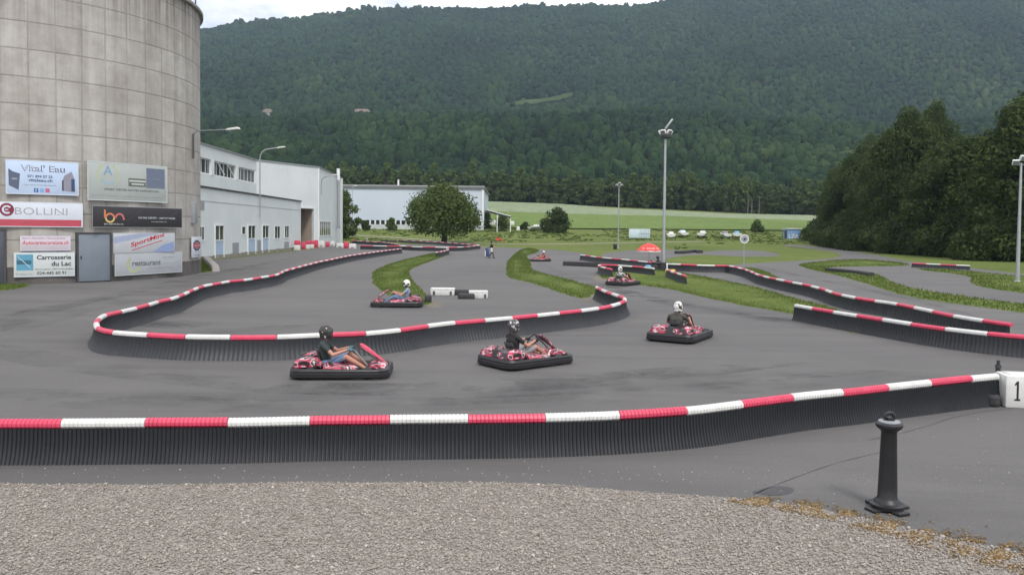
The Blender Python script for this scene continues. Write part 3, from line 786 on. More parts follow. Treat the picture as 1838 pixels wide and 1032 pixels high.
def make_tree(name, label, seed, h, w, z0, nclump, per, leaf, mat, loc, group=None, trunk_r=None, peak=1.0, lean=0, cat='tree'):
    t = thing(name, label, cat, loc, 0, group)
    r = random.Random(seed + 99)
    cs, rr = crown_clumps(seed, h, w, z0, nclump, .8, peak)
    V, Fq, var = leaf_cloud(cs, rr, per, leaf, seed)
    np_mesh('crown', V, Fq, mat, var, t)
    mb = MB(); R = trunk_r or h * .022
    mb.tube([(0, 0, -.2), (.02 * h * r.uniform(-1, 1), .02 * h * r.uniform(-1, 1), h * .25), (.03 * h * r.uniform(-1, 1), .03 * h * r.uniform(-1, 1), h * .5), (0, 0, h * .82)], [R * 1.25, R, R * .7, R * .2], 8)
    for c in cs[::max(1, len(cs) // 10)]:
        zb = max(z0 * .8, c[2] * .55); mb.tube([(0, 0, zb), (c[0] * .5, c[1] * .5, (zb + c[2]) / 2 + .2), c], [R * .5, R * .32, R * .1], 5)
    mb.build('trunk', M['bark'], t, 60)
    return t
def place(t, x, y, rz, s, label=None, sz=None):
    t.location = (x, y, Zg(x, y)); t.rotation_euler.z = rz; t.scale = (s, s, sz or s)
    if label: t['label'] = label
    return t
# tree before the far factory hall
p = P(797, 436.5)
tt = make_tree('round_tree', 'broad round leafy tree standing alone in front of the far white hall', 11, 10.4, 15.0, 3.0, 120, 170, .26, M['leaf_mid'], p, trunk_r=.5, peak=.75)
# the tree half hidden behind the factory corner
p = P(615, 417)
q_ = PY(618, 400, 182)
make_tree('small_tree', 'narrow leafy tree showing at the right corner of the near factory', 12, 10.0, 6.6, .6, 45, 130, .26, M['leaf_mid'], (q_.x, 182, Zg(q_.x, 182)))
p = P(1000, 418); 
make_tree('bush', 'dense dark green bush behind the small white boat, left of the light mast', 13, 6.0, 8.4, .3, 50, 120, .26, M['leaf_dark'], p, cat='bush', peak=.8)
bushes = [(942, 412, 1.8, 3.0, 'low conifer like shrub beside the white boat at the car port'), (903, 413, 4.2, 4.8, 'loose green bush below the car port'),
          (873, 411, 5.0, 3.5, 'thin pale shrub at the right corner of the far hall'), (1360, 417, 3.0, 4.0, 'small round bush at the field edge right of the round mirror'), (657, 413, 2.2, 2.5, 'small shrub at the left foot of the far hall'), (703, 414, 3.2, 3.2, 'taller shrub at the middle foot of the far hall'),
          (1215, 372, 8.5, 8, 'small pale tree on the far edge of the pale field right of the mast'), (1177, 372, 7.5, 6, 'thin tree on the far edge of the pale field left of the mast')]
for i, (x, y, h, w, lab) in enumerate(bushes):
    p = P(x, y); make_tree('bush' if h < 6 else 'small_tree', lab, 30 + i, h, w, .2, 22, 70, .22 + h * .01, M['leaf_mid' if i % 2 else 'leaf_dark'], p, cat='bush' if h < 6 else 'tree', peak=.8)
# the wood on the right
protos = []
wood = []
SIL = [(1440, 390), (1470, 345), (1520, 290), (1560, 265), (1595, 235), (1625, 200), (1660, 182), (1705, 192), (1730, 238), (1775, 240), (1805, 210), (1838, 175), (1900, 158), (2100, 150)]
def silh(x, y, drop):
    px_, _ = proj((x, y, 8)); yh_ = YH + ROLL * (px_ - 919); return max(5.5, HC + (yh_ - interp(px_, SIL) - drop) * y / F)
r = random.Random(5)
line = [(60, 95, 15.0), (66, 103, 17), (62.5, 112, 18.5), (66, 121, 19), (63.5, 130, 18), (66.5, 140, 21.5), (68, 150, 21.5), (70, 160, 22), (72, 171, 20), (75, 183, 18.5), (79, 196, 17.0), (84, 210, 16.5), (90, 226, 16),
        (70, 98, 22), (74, 116, 22), (77, 134, 23), (79, 152, 23), (83, 170, 22), (88, 190, 20), (94, 210, 19), (100, 232, 18), (107, 250, 17), (118, 268, 17)]
spots = []
lab_r = ['in the front row of the right wood', 'in the back row of the right wood']
for i, (x, y, h) in enumerate(line):
    h = silh(x, y, (0, 28, 12, 45)[i % 4] if i < 13 else (0, 10)[i % 2])
    if i < 6:
        t = make_tree('wood_tree', '', 50 + i, 18, 12.0, .4, 120, 260, .25, M['leaf_dark'], (x, y, 0), 'trees of the dark wood at the right')
        protos.append(t)
    else: t = tree_copy(protos[i % 6])
    place(t, x, y, i * 1.3, (1.0 + .1 * math.sin(i)) * (1 if y < 150 else .8), None, h / 19.6)
    px_, _ = proj((x, y, 8))
    wood.append((px_, i, t))
order = ['first', 'second', 'third', 'fourth', 'fifth', 'sixth', 'seventh', 'eighth', 'ninth', 'tenth', 'eleventh', 'twelfth', 'thirteenth']
for row, (a, b_) in enumerate(((0, 13), (13, 23))):
    q = sorted([w for w in wood if a <= w[1] < b_], key=lambda e: -e[2].location.y)
    for j, w in enumerate(q):
        w[2]['label'] = 'dark leafy tree, %s from the far end %s' % (order[j], lab_r[row])
under = [(56, 94), (58.5, 100), (58, 107), (59.5, 114), (58.5, 121), (60, 129), (60, 137), (62, 145), (63.5, 154), (66, 163), (68, 173), (71, 184), (74.5, 196), (79, 209)]
ub = []
for i, (x, y) in enumerate(under):
    if i < 3:
        t = make_tree('wood_bush', '', 80 + i, 4.5, 7.5, .1, 45, 200, .22, M['leaf_dark'], (x, y, 0), 'bushes along the foot of the right hand wood', cat='bush', peak=.7); ub.append(t)
    else: t = tree_copy(ub[i % 3])
    place(t, x, y, i * 2.1, .9 + .2 * r.random())
    t['label'] = 'dark bush at the foot of the right wood, %s from the near end' % (order + ['fourteenth'])[i]
# bare dead branches in the wood's gap
mb = MB(); r = random.Random(2)
def branch(p, d, l, rr, k):
    q = p + d * l; mb.tube([p, (p + q) / 2 + Vector((r.uniform(-.1, .1), r.uniform(-.1, .1), 0)) * l * .5, q], [rr, rr * .8, rr * .5], 5)
    if k:
        for _ in range(3): branch(q if r.random() < .6 else (p + q) / 2, (d + Vector((r.uniform(-.8, .8), r.uniform(-.8, .8), r.uniform(-.1, .5)))).normalized(), l * .62, rr * .5, k - 1)
branch(Vector((0, 0, 0)), Vector((0, 0, 1)), 9, .22, 4)
branch(Vector((2.2, 1, 0)), Vector((.05, 0, 1)), 8, .2, 4)
t = thing('dead_tree', 'bare grey dead tree rising behind a gap in the right hand wood', 'tree', (78, 137, 0)); t.scale = (1, 1, 1.0)
mb.build('branches', basic('dead_wood', (.20, .17, .16), .9, .1, 2), t, 60)
# front row of the valley wood
protos = []
r = random.Random(8); row = []
for i in range(62):
    x = -112 + i * 5.1 + r.uniform(-1.2, 1.2); y = 414 + r.uniform(-5, 8) + (4 if x < 30 else -8 if x > 100 else 0)
    if i < 7: t = make_tree('edge_tree', '', 120 + i, 17, 8.5, 1.5, 48, 55, .62, M['leaf_wood'], (x, y, 0), 'trees along the far edge of the fields'); protos.append(t)
    else: t = tree_copy(protos[i % 7])
    place(t, x, y, i * 1.7, .9 + .2 * r.random(), None, r.uniform(.72, 1.1))
    t['label'] = 'tall green tree in the row along the far edge of the pale field'
    row.append(t)
# pale bare trunks showing at the edge of the wood
for i, x_ in enumerate((1347, 1360, 1340)):
    p = PY(x_, 380, 402 - i * 2); x = p.x; y = p.y
    o = MB().tube([(0, 0, -.2), (.1, 0, 5), (.0, .1, 8 + i)], [.2, .14, .05], 7).build('bare_trunk', basic('pale_bark', (.17, .165, .15), .9, .15, 2), None, 60)
    o.location = (x, y - 2, Zg(x, y)); tag(o, 'pale bare trunk standing at the edge of the valley wood, right of the light mast', 'tree trunk', 'pale bare trunks at the wood edge')
# the forest on the slopes
MEADOW = [(905, 191), (940, 183), (975, 180), (1005, 174), (1036, 166), (1030, 173), (1008, 182), (985, 185), (955, 190), (930, 192)]
houses = [(481, 213, 11, 8, 5.0), (650, 209, 19, 7, 2.0)]
hp = [P(a, b) for a, b, *_ in houses]
r = np.random.RandomState(21)
cen = []; rad = []; var = []
Y = 424.0
while Y < 2060:
    sp = 7.6 + (Y - 420) * .0036
    xs = np.arange(-.44 * Y - 10, .70 * Y + 20, sp)
    for x in xs:
        X = x + r.uniform(-.45, .45) * sp; y = Y + r.uniform(-.45, .45) * sp
        if r.rand() < .05: continue
        z = Zg(X, y); px, py = proj((X, y, z))
        if px < 290 and X < -.36 * y: 
            if r.rand() < .5: continue
        if inside(px, py, MEADOW) or inside(px, py - 6, MEADOW) or inside(px, py - 12, MEADOW) : continue
        if any(abs(X - q.x) < w * .7 and -9 < y - q.y < 9 for q, (a, b, w, d, hh) in zip(hp, houses)): continue
        cl = noise.noise(Vector((X / 55, y / 75, 2))); c2 = noise.noise(Vector((X / 200, y / 260, 7)))
        h = r.uniform(5.5, 13.5) * (1 + .35 * cl); w = r.uniform(2.7, 5.3) * (1 + (Y - 420) * .00022)
        con = r.rand() < .22 + .3 * c2
        if con: w *= .7; h *= 1.12
        cen.append((X, y, z + h * .45)); rad.append((w, w, h * .55))
        var.append(np.clip(.44 + .42 * c2 + .25 * cl + r.uniform(-.17, .17) - (.22 if con else 0), 0, .98))
    Y += sp * .9
cen = np.array(cen); rad = np.array(rad)
print('forest trees', len(cen))
o = scatter_blobs('forest', cen, rad, M['forest'], np.array(var), 2, .20, 22, .07)
tag(o, 'dense mixed forest covering the whole hillside behind the valley', 'forest', kind='stuff')
# ragged leaf clumps over the forest crowns (nearer half)
sel = [i for i in range(len(cen)) if cen[i][1] < 900]
ne = 26
rep = np.repeat(np.array(sel), ne); d = r.normal(size=(len(rep), 3)); d[:, 2] = np.abs(d[:, 2]) * 1.1 - .3; d[:, 1] -= .25; d /= np.linalg.norm(d, axis=1)[:, None]
p = cen[rep] + d * rad[rep] * r.uniform(.88, 1.15, (len(rep), 1))
nrm = d + r.normal(size=d.shape) * .6; nrm /= np.linalg.norm(nrm, axis=1)[:, None]
a = np.cross(nrm, r.normal(size=d.shape)); a /= np.linalg.norm(a, axis=1)[:, None]; b_ = np.cross(nrm, a); s = (r.uniform(.45, 1.05, len(rep)) * (.75 + cen[rep][:, 1] / 1500))[:, None]
V = np.stack([p - a * s, p - b_ * s * .7, p + a * s, p + b_ * s * .7], 1).reshape(-1, 3)
vv = np.clip(np.array(var)[rep] + r.uniform(-.25, .3, len(rep)), 0, 1)
o = np_mesh('forest_foliage', V, np.arange(len(V)).reshape(-1, 4), M['forest'], vv)
tag(o, 'ragged outer foliage of the hillside forest nearest the valley', 'forest', kind='stuff')
# skyline trees
sk = []
for px_ in np.arange(300, 1290, 2.6):
    px = px_ + r.uniform(-1, 1); X = (px - 919) / F * 2015; z = Zg(X, 2015)
    h = r.uniform(6, 16) * (1.15 if noise.noise(Vector((px / 28, 0, 1))) > .12 else .8)
    sk.append((X, 2015 + r.uniform(-12, 12), z + h * .5, r.uniform(4.5, 8), h * .6))
sk = np.array(sk)
o = scatter_blobs('skyline_trees', sk[:, :3], np.stack([sk[:, 3], sk[:, 3], sk[:, 4]], 1), M['forest'], r.uniform(.1, .6, len(sk)), 2, .35, 23, .1)
tag(o, 'ragged line of trees along the top of the ridge against the sky', 'forest', kind='stuff')
mpts = [P(a, b + 1) for a, b in MEADOW]
drape('hill_meadow', [(q.x, q.y) for q in mpts], 2.0, M['hill_meadow'], 14, smooth_n=3)
hl = ['cream house with a brown hipped roof on the wooded hill above the near factory', 'long low pinkish farm building on the wooded hill above the far hall']
for (a, b, w, d, hh), q, lab in zip(houses, hp, hl):
    t = thing('hill_house', lab, 'house', (q.x, q.y, q.z + 4), rnd.uniform(-.2, .2), 'houses on the hill')
    MB().box((0, 0, hh / 2 - 2), (w, d, hh + 4)).build('wall', basic('house_wall', (.30, .27, .25), .8, .05, 1), t)
    mb = MB(); e = .6
    mb.add([(-w / 2 - e, -d / 2 - e, hh), (w / 2 + e, -d / 2 - e, hh), (w / 2 + e, d / 2 + e, hh), (-w / 2 - e, d / 2 + e, hh), (-w / 2 + d * .3, 0, hh + 3), (w / 2 - d * .3, 0, hh + 3)], [(0, 1, 5, 4), (1, 2, 5), (2, 3, 4, 5), (3, 0, 4), (3, 2, 1, 0)])
    mb.build('roof', M['roof_tile'], t)
    mb = MB()
    for k in range(3): mb.box((-w / 3 + k * w / 3, -d / 2 - .02, hh * .5), (1.2, .1, 1.4))
    mb.build('window', M['glass'], t)

# ------------------------------------------------------------------ concrete tower
TA = math.radians(-31.5 + .0); TD = 60.3; TR = 10.9
tc = Vector((TD * math.sin(TA), TD * math.cos(TA)))
def hit_tower(px, py=480, R=TR):
    r_ = ray(px, py); d = Vector((r_.x, r_.y)).normalized(); m = d.dot(tc); q = tc.length_squared - m * m
    s = R * R - q
    return d * (m - math.sqrt(max(s, 0)))
def tower_mat():
    m, nt, b = new_mat('tower_concrete'); v = objco(nt)
    s = N(nt, 'ShaderNodeSeparateXYZ'); L(nt, v, s.inputs[0])
    ang = math_(nt, 'ARCTAN2', s.outputs[1], s.outputs[0])
    U = math_(nt, 'MULTIPLY', ang, 54 / (2 * PI)); U = math_(nt, 'ADD', U, 100.32)
    Vv = math_(nt, 'DIVIDE', math_(nt, 'ADD', s.outputs[2], .55), 1.42)
    fu = math_(nt, 'FRACT', U); fv = math_(nt, 'FRACT', Vv)
    eu = math_(nt, 'MINIMUM', fu, math_(nt, 'SUBTRACT', 1, fu)); ev = math_(nt, 'MINIMUM', fv, math_(nt, 'SUBTRACT', 1, fv))
    iu = math_(nt, 'FLOOR', U); iv = math_(nt, 'FLOOR', Vv)
    cb = N(nt, 'ShaderNodeCombineXYZ'); L(nt, iu, cb.inputs[0]); L(nt, iv, cb.inputs[1])
    wn = N(nt, 'ShaderNodeTexWhiteNoise', noise_dimensions='2D'); L(nt, cb.outputs[0], wn.inputs['Vector'])
    wv = N(nt, 'ShaderNodeTexWhiteNoise', noise_dimensions='1D'); L(nt, iv, wv.inputs['W'])
    col = ramp(nt, noise_(nt, .22, 5, .6, v), [(.3, (.345, .330, .303)), (.7, (.440, .430, .405))])
    col = mixc(nt, .32, col, ramp(nt, wn.outputs['Value'], [(0, (.80, .78, .76)), (1, (1.15, 1.15, 1.16))]), 'MULTIPLY')
    col = mixc(nt, .5, col, ramp(nt, noise_(nt, 1.1, 5, .7, v), [(.3, (.66, .62, .57)), (.65, (1.18, 1.18, 1.18))]), 'MULTIPLY')
    col = mixc(nt, .5, col, ramp(nt, noise_(nt, 1, 4, .65, mapping(nt, v, (1.6, 1.6, .07))), [(.35, (.72, .68, .64)), (.65, (1.12, 1.12, 1.12))]), 'MULTIPLY')
    # drip stains below the rim
    st = noise_(nt, 1, 3, .7, mapping(nt, v, (4.5, 4.5, .10)))
    top = ramp(nt, math_(nt, 'DIVIDE', s.outputs[2], 17.2), [(.72, 0), (.88, .35), (1, 1)])
    col = mixc(nt, math_(nt, 'MULTIPLY', top, ramp(nt, st, [(.38, 1), (.56, .2)])), col, (.105, .090, .085))
    col = mixc(nt, math_(nt, 'MULTIPLY', top, ramp(nt, st, [(.60, 0), (.66, .6)])), col, (.5, .48, .46))
    # joints
    ju = math_(nt, 'MULTIPLY', ramp(nt, eu, [(0, 1), (.022, .9), (.045, 0)]), ramp(nt, wn.outputs['Value'], [(.2, .3), (.7, 1)]))
    jv = math_(nt, 'MULTIPLY', ramp(nt, ev, [(0, 1), (.018, .9), (.04, 0)]), ramp(nt, wv.outputs['Value'], [(0, .55), (1, 1)]))
    j = math_(nt, 'MULTIPLY', math_(nt, 'MAXIMUM', math_(nt, 'MULTIPLY', ju, .85), jv), .45)
    col = mixc(nt, j, col, (.085, .078, .072))
    L(nt, col, b.inputs['Base Color']); b.inputs['Roughness'].default_value = .88
    L(nt, math_(nt, 'SUBTRACT', 1, j), (bn := N(nt, 'ShaderNodeBump', i_Strength=.6, i_Distance=.05)).inputs['Height']); L(nt, bn.outputs[0], b.inputs['Normal'])
    return m
TH = 17.1
tw = thing('concrete_tower', 'huge round stained concrete tower with panel joints at the left edge', 'tower', (tc.x, tc.y, 0))
mb = MB(); mb.loft([[((TR) * math.cos(2 * PI * j / 96), (TR) * math.sin(2 * PI * j / 96), z) for j in range(96)] for z in (.9, TH)])
mb.build('wall', tower_mat(), tw, 30)
mb = MB(); mb.loft([[((TR + .03) * math.cos(2 * PI * j / 96), (TR + .03) * math.sin(2 * PI * j / 96), z) for j in range(96)] for z in (0, .9)])
mb.build('plinth', basic('dark_plinth', (.105, .098, .092), .9, .25, 1.5), tw, 30)
mb = MB(); rr = []
for r_, z in ((TR + .10, TH), (TR + .22, TH + .05), (TR + .22, TH + .22), (TR - .2, TH + .3), (TR - .6, TH + .3)): rr.append([(r_ * math.cos(2 * PI * j / 96), r_ * math.sin(2 * PI * j / 96), z) for j in range(96)])
mb.loft(rr); mb.build('rim', M['concrete'], tw, 30)
for px in (340, 351):
    h_ = hit_tower(px, 20, TR - .4) - tc
    MB().tube([(h_.x, h_.y, TH + .2), (h_.x, h_.y, TH + 4)], .05, 6).build('aerial', M['dark'], tw, 60)
def on_tower(px0, px1, off=.0):
    a = hit_tower(px0); b = hit_tower(px1); return a, b
def sign_frame(px0, px1, y0a, y1a, name, label, out=.24, cat='sign', group='advertising signs on the tower'):
    """vertical board through two points of the tower wall, its corners level"""
    a, b = on_tower(px0, px1)
    if px0 < -40: a = hit_tower(-40); 
    d = (b - a); w = d.length; d.normalize(); nrm = Vector((d.y, -d.x))
    if nrm.dot(a) > 0: nrm = -nrm
    out = TR - math.sqrt(TR * TR - w * w / 4) + .07 + (out - .24)
    a = a + nrm * out
    # widen for the offset
    zt = cam_z(a, px0, y0a); zb = cam_z(a, px0, y1a)
    t = thing(name, label, cat, (a.x, a.y, zb), math.atan2(d.y, d.x), group)
    return t, w, zt - zb
def cam_z(a, px, py):
    r_ = ray(px, py); k = Vector((a[0], a[1])).length / Vector((r_.x, r_.y)).length; return HC + r_.z * k
def flat(name, col, rough=.5): return basic(name, col, rough, .05, 1.5)
def board(t, w, h, mat, fm=None, th=.04, fr=.05):
    MB().box((w / 2, .0, h / 2), (w, th, h)).build('panel', mat, t, bevel=.006)
    if fm:
        mb = MB()
        for c, d in (((w / 2, -.006, fr / 2), (w, th, fr)), ((w / 2, -.006, h - fr / 2), (w, th, fr)), ((fr / 2, -.006, h / 2), (fr, th, h - 2 * fr)), ((w - fr / 2, -.006, h / 2), (fr, th, h - 2 * fr))): mb.box(c, d)
        mb.build('frame', fm, t)
    mb = MB()
    for x in (w * .1, w * .9): mb.box((x, .14, h * .5), (.05, .26, .05))
    mb.build('bracket', M['dark'], t)
FY = -.022
def rect(name, t, x0, z0, x1, z1, mat, y=FY, skew=0):
    return MB().add([(x0, y, z0), (x1, y, z0 + skew), (x1, y, z1 + skew), (x0, y, z1), (x0, y + .003, z0), (x1, y + .003, z0 + skew), (x1, y + .003, z1 + skew), (x0, y + .003, z1)], [(0, 1, 2, 3), (7, 6, 5, 4), (0, 4, 5, 1), (1, 5, 6, 2), (2, 6, 7, 3), (3, 7, 4, 0)]).build(name, mat, t)
def disc(name, t, x, z, r0, r1, mat, a0=0, a1=2 * PI, y=FY, n=32, sx=1.0):
    mb = MB(); full = abs(a1 - a0 - 2 * PI) < 1e-3
    pts = [(a0 + (a1 - a0) * i / n) for i in range(n + 1)]
    mb.loft([[(x + q * math.cos(a) * sx, yy, z + q * math.sin(a)) for q, yy in ((r0, y), (r1, y), (r1, y + .003), (r0, y + .003))] for a in pts], cap=not full)
    return mb.build(name, mat, t)
navy = flat('navy_ink', (.03, .06, .14)); ink = flat('black_ink', (.03, .03, .035)); wht = flat('sign_white', (.58, .62, .68)); wht2 = flat('sign_offwhite', (.52, .56, .55)); redi = flat('red_ink', (.48, .04, .06)); bluei = flat('light_blue_ink', (.25, .42, .58))
grnI = flat('pale_green_ink', (.42, .48, .30)); greyI = flat('grey_ink', (.27, .29, .30)); grad = flat('photo_blue', (.13, .16, .22))

t, w, h = sign_frame(11, 141, 286, 348, 'banner_sign', 'pale blue water treatment banner with bold outlined heading, top left on the tower')
board(t, w, h, flat('sign_iceblue', (.46, .56, .72)), wht, fr=.04)
text_mesh('heading', "Vital' Eau", navy, t, w * .20, FY, h * .68, w * .61, h * .2, .02)
text_mesh('heading_highlight', "Vital' Eau", wht, t, w * .208, FY - .006, h * .695, w * .61, h * .185, -.008)
text_mesh('lettering', "071 894 57 25", navy, t, w * .29, FY, h * .50, w * .34, h * .075, .02)
text_mesh('lettering', "vitaleau.ch", navy, t, w * .30, FY, h * .38, w * .33, h * .09, .02)
text_mesh('small_print', "L'eau, source de vie, naturellement", greyI, t, w * .24, FY, h * .26, w * .44, h * .05)
for k, m_ in enumerate((flat('icon_blue', (.03, .12, .32)), flat('icon_blue_light', (.18, .36, .62)), flat('icon_pink', (.45, .12, .20)))):
    if k == 1: disc('icon', t, w * (.41 + k * .075), h * .13, 0.01, h * .06, m_)
    else: rect('icon', t, w * (.375 + k * .078), h * .07, w * (.435 + k * .078), h * .19, m_)
text_mesh('icon_letter', 'f', wht, t, w * .395, FY - .005, h * .085, w * .02, h * .09, .02)
mb = MB(); mb.add([(w * .04, FY, h * .25), (w * .17, FY, h * .12), (w * .19, FY, h * .60), (w * .09, FY, h * .66), (w * .035, FY, h * .74)], [(0, 1, 2, 3, 4)]); mb.build('picture', flat('picture_slate', (.09, .11, .17)), t)
rect('picture_detail', t, w * .08, h * .42, w * .15, h * .47, greyI, FY - .004)
mb = MB(); mb.add([(w * .77, FY, h * .13), (w * .95, FY, h * .1), (w * .94, FY, h * .52), (w * .90, FY, h * .72), (w * .80, FY, h * .6), (w * .77, FY, h * .44)], [(0, 1, 2, 3, 4, 5)]); mb.build('picture', flat('picture_grey', (.24, .24, .29)), t)
rect('picture_detail', t, w * .765, h * .14, w * .785, h * .45, ink, FY - .004); rect('picture_detail', t, w * .895, h * .13, w * .945, h * .5, navy, FY - .004)

t, w, h = sign_frame(150, 293, 287.5, 359, 'real_estate_sign', 'beige grey sign with pale blue letter A emblem and building photo, top right on tower')
board(t, w, h, flat('sign_beige', (.38, .41, .39)), wht2, fr=.05)
text_mesh('emblem_letter', 'A', flat('faded_blue', (.20, .34, .46)), t, w * .185, FY, h * .66, w * .11, h * .24, .01)
disc('emblem_leaf', t, w * .24, h * .66, h * .26, h * .31, grnI, 2.0, 3.9); disc('emblem_leaf', t, w * .24, h * .66, h * .26, h * .31, grnI, -.8, 1.1)
disc('emblem_wave', t, w * .24, h * .72, h * .23, h * .30, flat('faded_aqua', (.32, .44, .50)), 3.9, 5.5)
rect('picture', t, w * .49, h * .40, w * .715, h * .62, flat('picture_olive', (.13, .14, .11))); rect('picture_detail', t, w * .5, h * .53, w * .71, h * .57, wht2, FY - .004); rect('picture_detail', t, w * .53, h * .45, w * .69, h * .485, wht2, FY - .004)
rect('picture', t, w * .72, h * .38, w * .965, h * .92, grad); text_mesh('picture_text', 'à vendre', greyI, t, w * .79, FY - .004, h * .62, w * .1, h * .05)
text_mesh('lettering', 'VENEZ VISITER NOTRE EXPOSITION', ink, t, w * .19, FY, h * .27, w * .69, h * .055)
text_mesh('small_print', 'Promotion immobiliere - Renseignements et vente - Grandson', greyI, t, w * .05, FY, h * .11, w * .88, h * .04)

t, w, h = sign_frame(-18, 148, 361, 407, 'shop_sign', 'white sign with red base strip and large thin serif capitals, left on the tower')
board(t, w, h, wht, wht, fr=.03)
ri = flat('sign_red_strip', (.44, .06, .09)); rect('red_strip', t, .02 * w, h * .03, w * .98, h * .30, ri)
for k in range(4): text_mesh('strip_text', 'service pneus', flat('strip_pink', (.50, .14, .17)), t, w * (.12 + k * .19), FY - .005, h * .15, w * .1, h * .06)
disc('logo_disc', t, w * .175, h * .68, .005, h * .26, flat('logo_maroon', (.20, .02, .05)), sx=.95); disc('logo_ring', t, w * .175, h * .68, h * .1, h * .17, wht, .6, 5.4, FY - .006); rect('logo_bar', t, w * .155, h * .66, w * .19, h * .70, wht, FY - .006)
text_mesh('lettering', 'BOLLINI', greyI, t, w * .26, FY, h * .50, w * .565, h * .27, -.012)
mb = MB(); cx = [.263, .36, .42, .50, .577, .62, .705, .80]
for f_ in (.262, .405, .49, .575, .625, .72, .805): mb.box((w * (f_ + .006), FY - .003, h * .507), (w * .028, .004, h * .018)); 
mb.build('serif', greyI, t)

t, w, h = sign_frame(154, 316, 368.5, 408.5, 'black_sign', 'black banner with an orange and pink two letter logo, right on the tower')
board(t, w, h, flat('sign_black', (.030, .027, .030)), greyI, fr=.035)
oc = [flat('logo_yellow', (.62, .45, .16)), flat('logo_orange', (.62, .22, .10)), flat('logo_pink', (.55, .16, .14))]
disc('logo_arc', t, w * .18, h * .45, h * .15, h * .23, oc[0], PI, 2 * PI, sx=1.15); disc('logo_arc', t, w * .18, h * .45, h * .15, h * .23, oc[1], 0, PI, sx=1.15); rect('logo_stem', t, w * .118, h * .45, w * .137, h * .82, oc[1])
disc('logo_arc', t, w * .28, h * .45, h * .15, h * .23, oc[2], 0, PI, sx=1.1); rect('logo_stem', t, w * .315, h * .36, w * .333, h * .46, oc[2])
text_mesh('small_print', 'BN SERVICES SA', wht2, t, w * .12, FY, h * .13, w * .2, h * .07)
text_mesh('lettering', 'VOTRE DÉPÔT - NETTOYAGE', wht, t, w * .48, FY, h * .44, w * .43, h * .10, .01); text_mesh('lettering', 'entreprisebn.ch', wht2, t, w * .63, FY, h * .26, w * .18, h * .07)
cr = flat('crease', (.07, .06, .055)); mb = MB(); mb.bar((w * .35, FY - .002, h * .3), (w * .54, FY - .002, h * .92), .006, .02); mb.bar((w * .76, FY - .002, h * .25), (w * .94, FY - .002, h * .85), .006, .02); mb.bar((w * .58, FY - .002, h * .9), (w * .7, FY - .002, h * .6), .006, .015); mb.build('crease', cr, t)

t, w, h = sign_frame(36, 126, 423.5, 450.5, 'coach_sign', 'small pinkish white sign with slanted red lettering, left of the grey door')
board(t, w, h, flat('sign_pinkwhite', (.56, .50, .55)), wht, fr=.025)
text_mesh('lettering', 'Sport, Education, Gourmandise', flat('plum_ink', (.25, .10, .18)), t, w * .04, FY, h * .78, w * .85, h * .12, .01)
text_mesh('lettering', 'Autocarexcursions.ch', redi, t, w * .03, FY, h * .42, w * .93, h * .26, .01, .25); rect('underline', t, w * .04, h * .28, w * .94, h * .295, greyI); rect('underline', t, w * .04, h * .15, w * .94, h * .162, greyI)

t, w, h = sign_frame(24, 133, 453.5, 498, 'garage_sign', 'white body shop sign with a square blue picture, below the slanted red lettering')
board(t, w, h, wht2, wht, fr=.03)
rect('picture', t, w * .04, h * .27, w * .31, h * .92, flat('picture_teal', (.10, .30, .42))); rect('picture_detail', t, w * .045, h * .52, w * .28, h * .68, flat('picture_dark_teal', (.03, .12, .17)), FY - .004)
mb = MB(); mb.bar((w * .06, FY - .007, h * .85), (w * .26, FY - .007, h * .38), .006, .03); mb.build('picture_streak', wht, t)
text_mesh('lettering', 'Carrosserie', ink, t, w * .37, FY, h * .70, w * .57, h * .19, .025); text_mesh('lettering', 'du Lac', ink, t, w * .61, FY, h * .43, w * .33, h * .19, .025)
text_mesh('small_print', 'Rte de Lausanne - 1400 Yverdon-les-Bains', ink, t, w * .35, FY, h * .28, w * .62, h * .06); text_mesh('lettering', '024-445 60 91', ink, t, w * .37, FY, h * .09, w * .48, h * .12, .015); text_mesh('small_print', 'P. Nater SA', greyI, t, w * .04, FY, h * .09, w * .26, h * .07, .01)

t, w, h = sign_frame(197, 307, 418.5, 455, 'sweets_sign', 'white and blue striped sign with slanted red lettering, right of the grey door')
board(t, w, h, flat('sign_silver', (.46, .48, .50)), None)
sb = flat('stripe_blue', (.24, .31, .50)); sb2 = flat('stripe_blue_light', (.34, .39, .52))
MB().add([(0.01, FY, h * .48), (0.01, FY, h * .80), (w * .42, FY, h * .985), (w * .75, FY, h * .985)], [(0, 3, 2, 1)]).build('stripe', sb2, t)
MB().add([(w * .62, FY, h * .01), (w * .985, FY, h * .01), (w * .985, FY, h * .55), (w * .78, FY, h * .36)], [(0, 1, 2, 3)]).build('stripe', sb, t)
o = text_mesh('lettering', 'SportMint', redi, t, 0, FY - .003, 0, w * .55, h * .30, .02)
for v_ in o.data.vertices: v_.co.z = h * .22 + v_.co.z + v_.co.x * .25; v_.co.x += w * .26 + (v_.co.z - h * .17) * .05
mb = MB(); mb.bar((w * .28, FY - .003, h * .13), (w * .78, FY - .003, h * .13 + w * .125), .005, .04); mb.build('underline', redi, t)

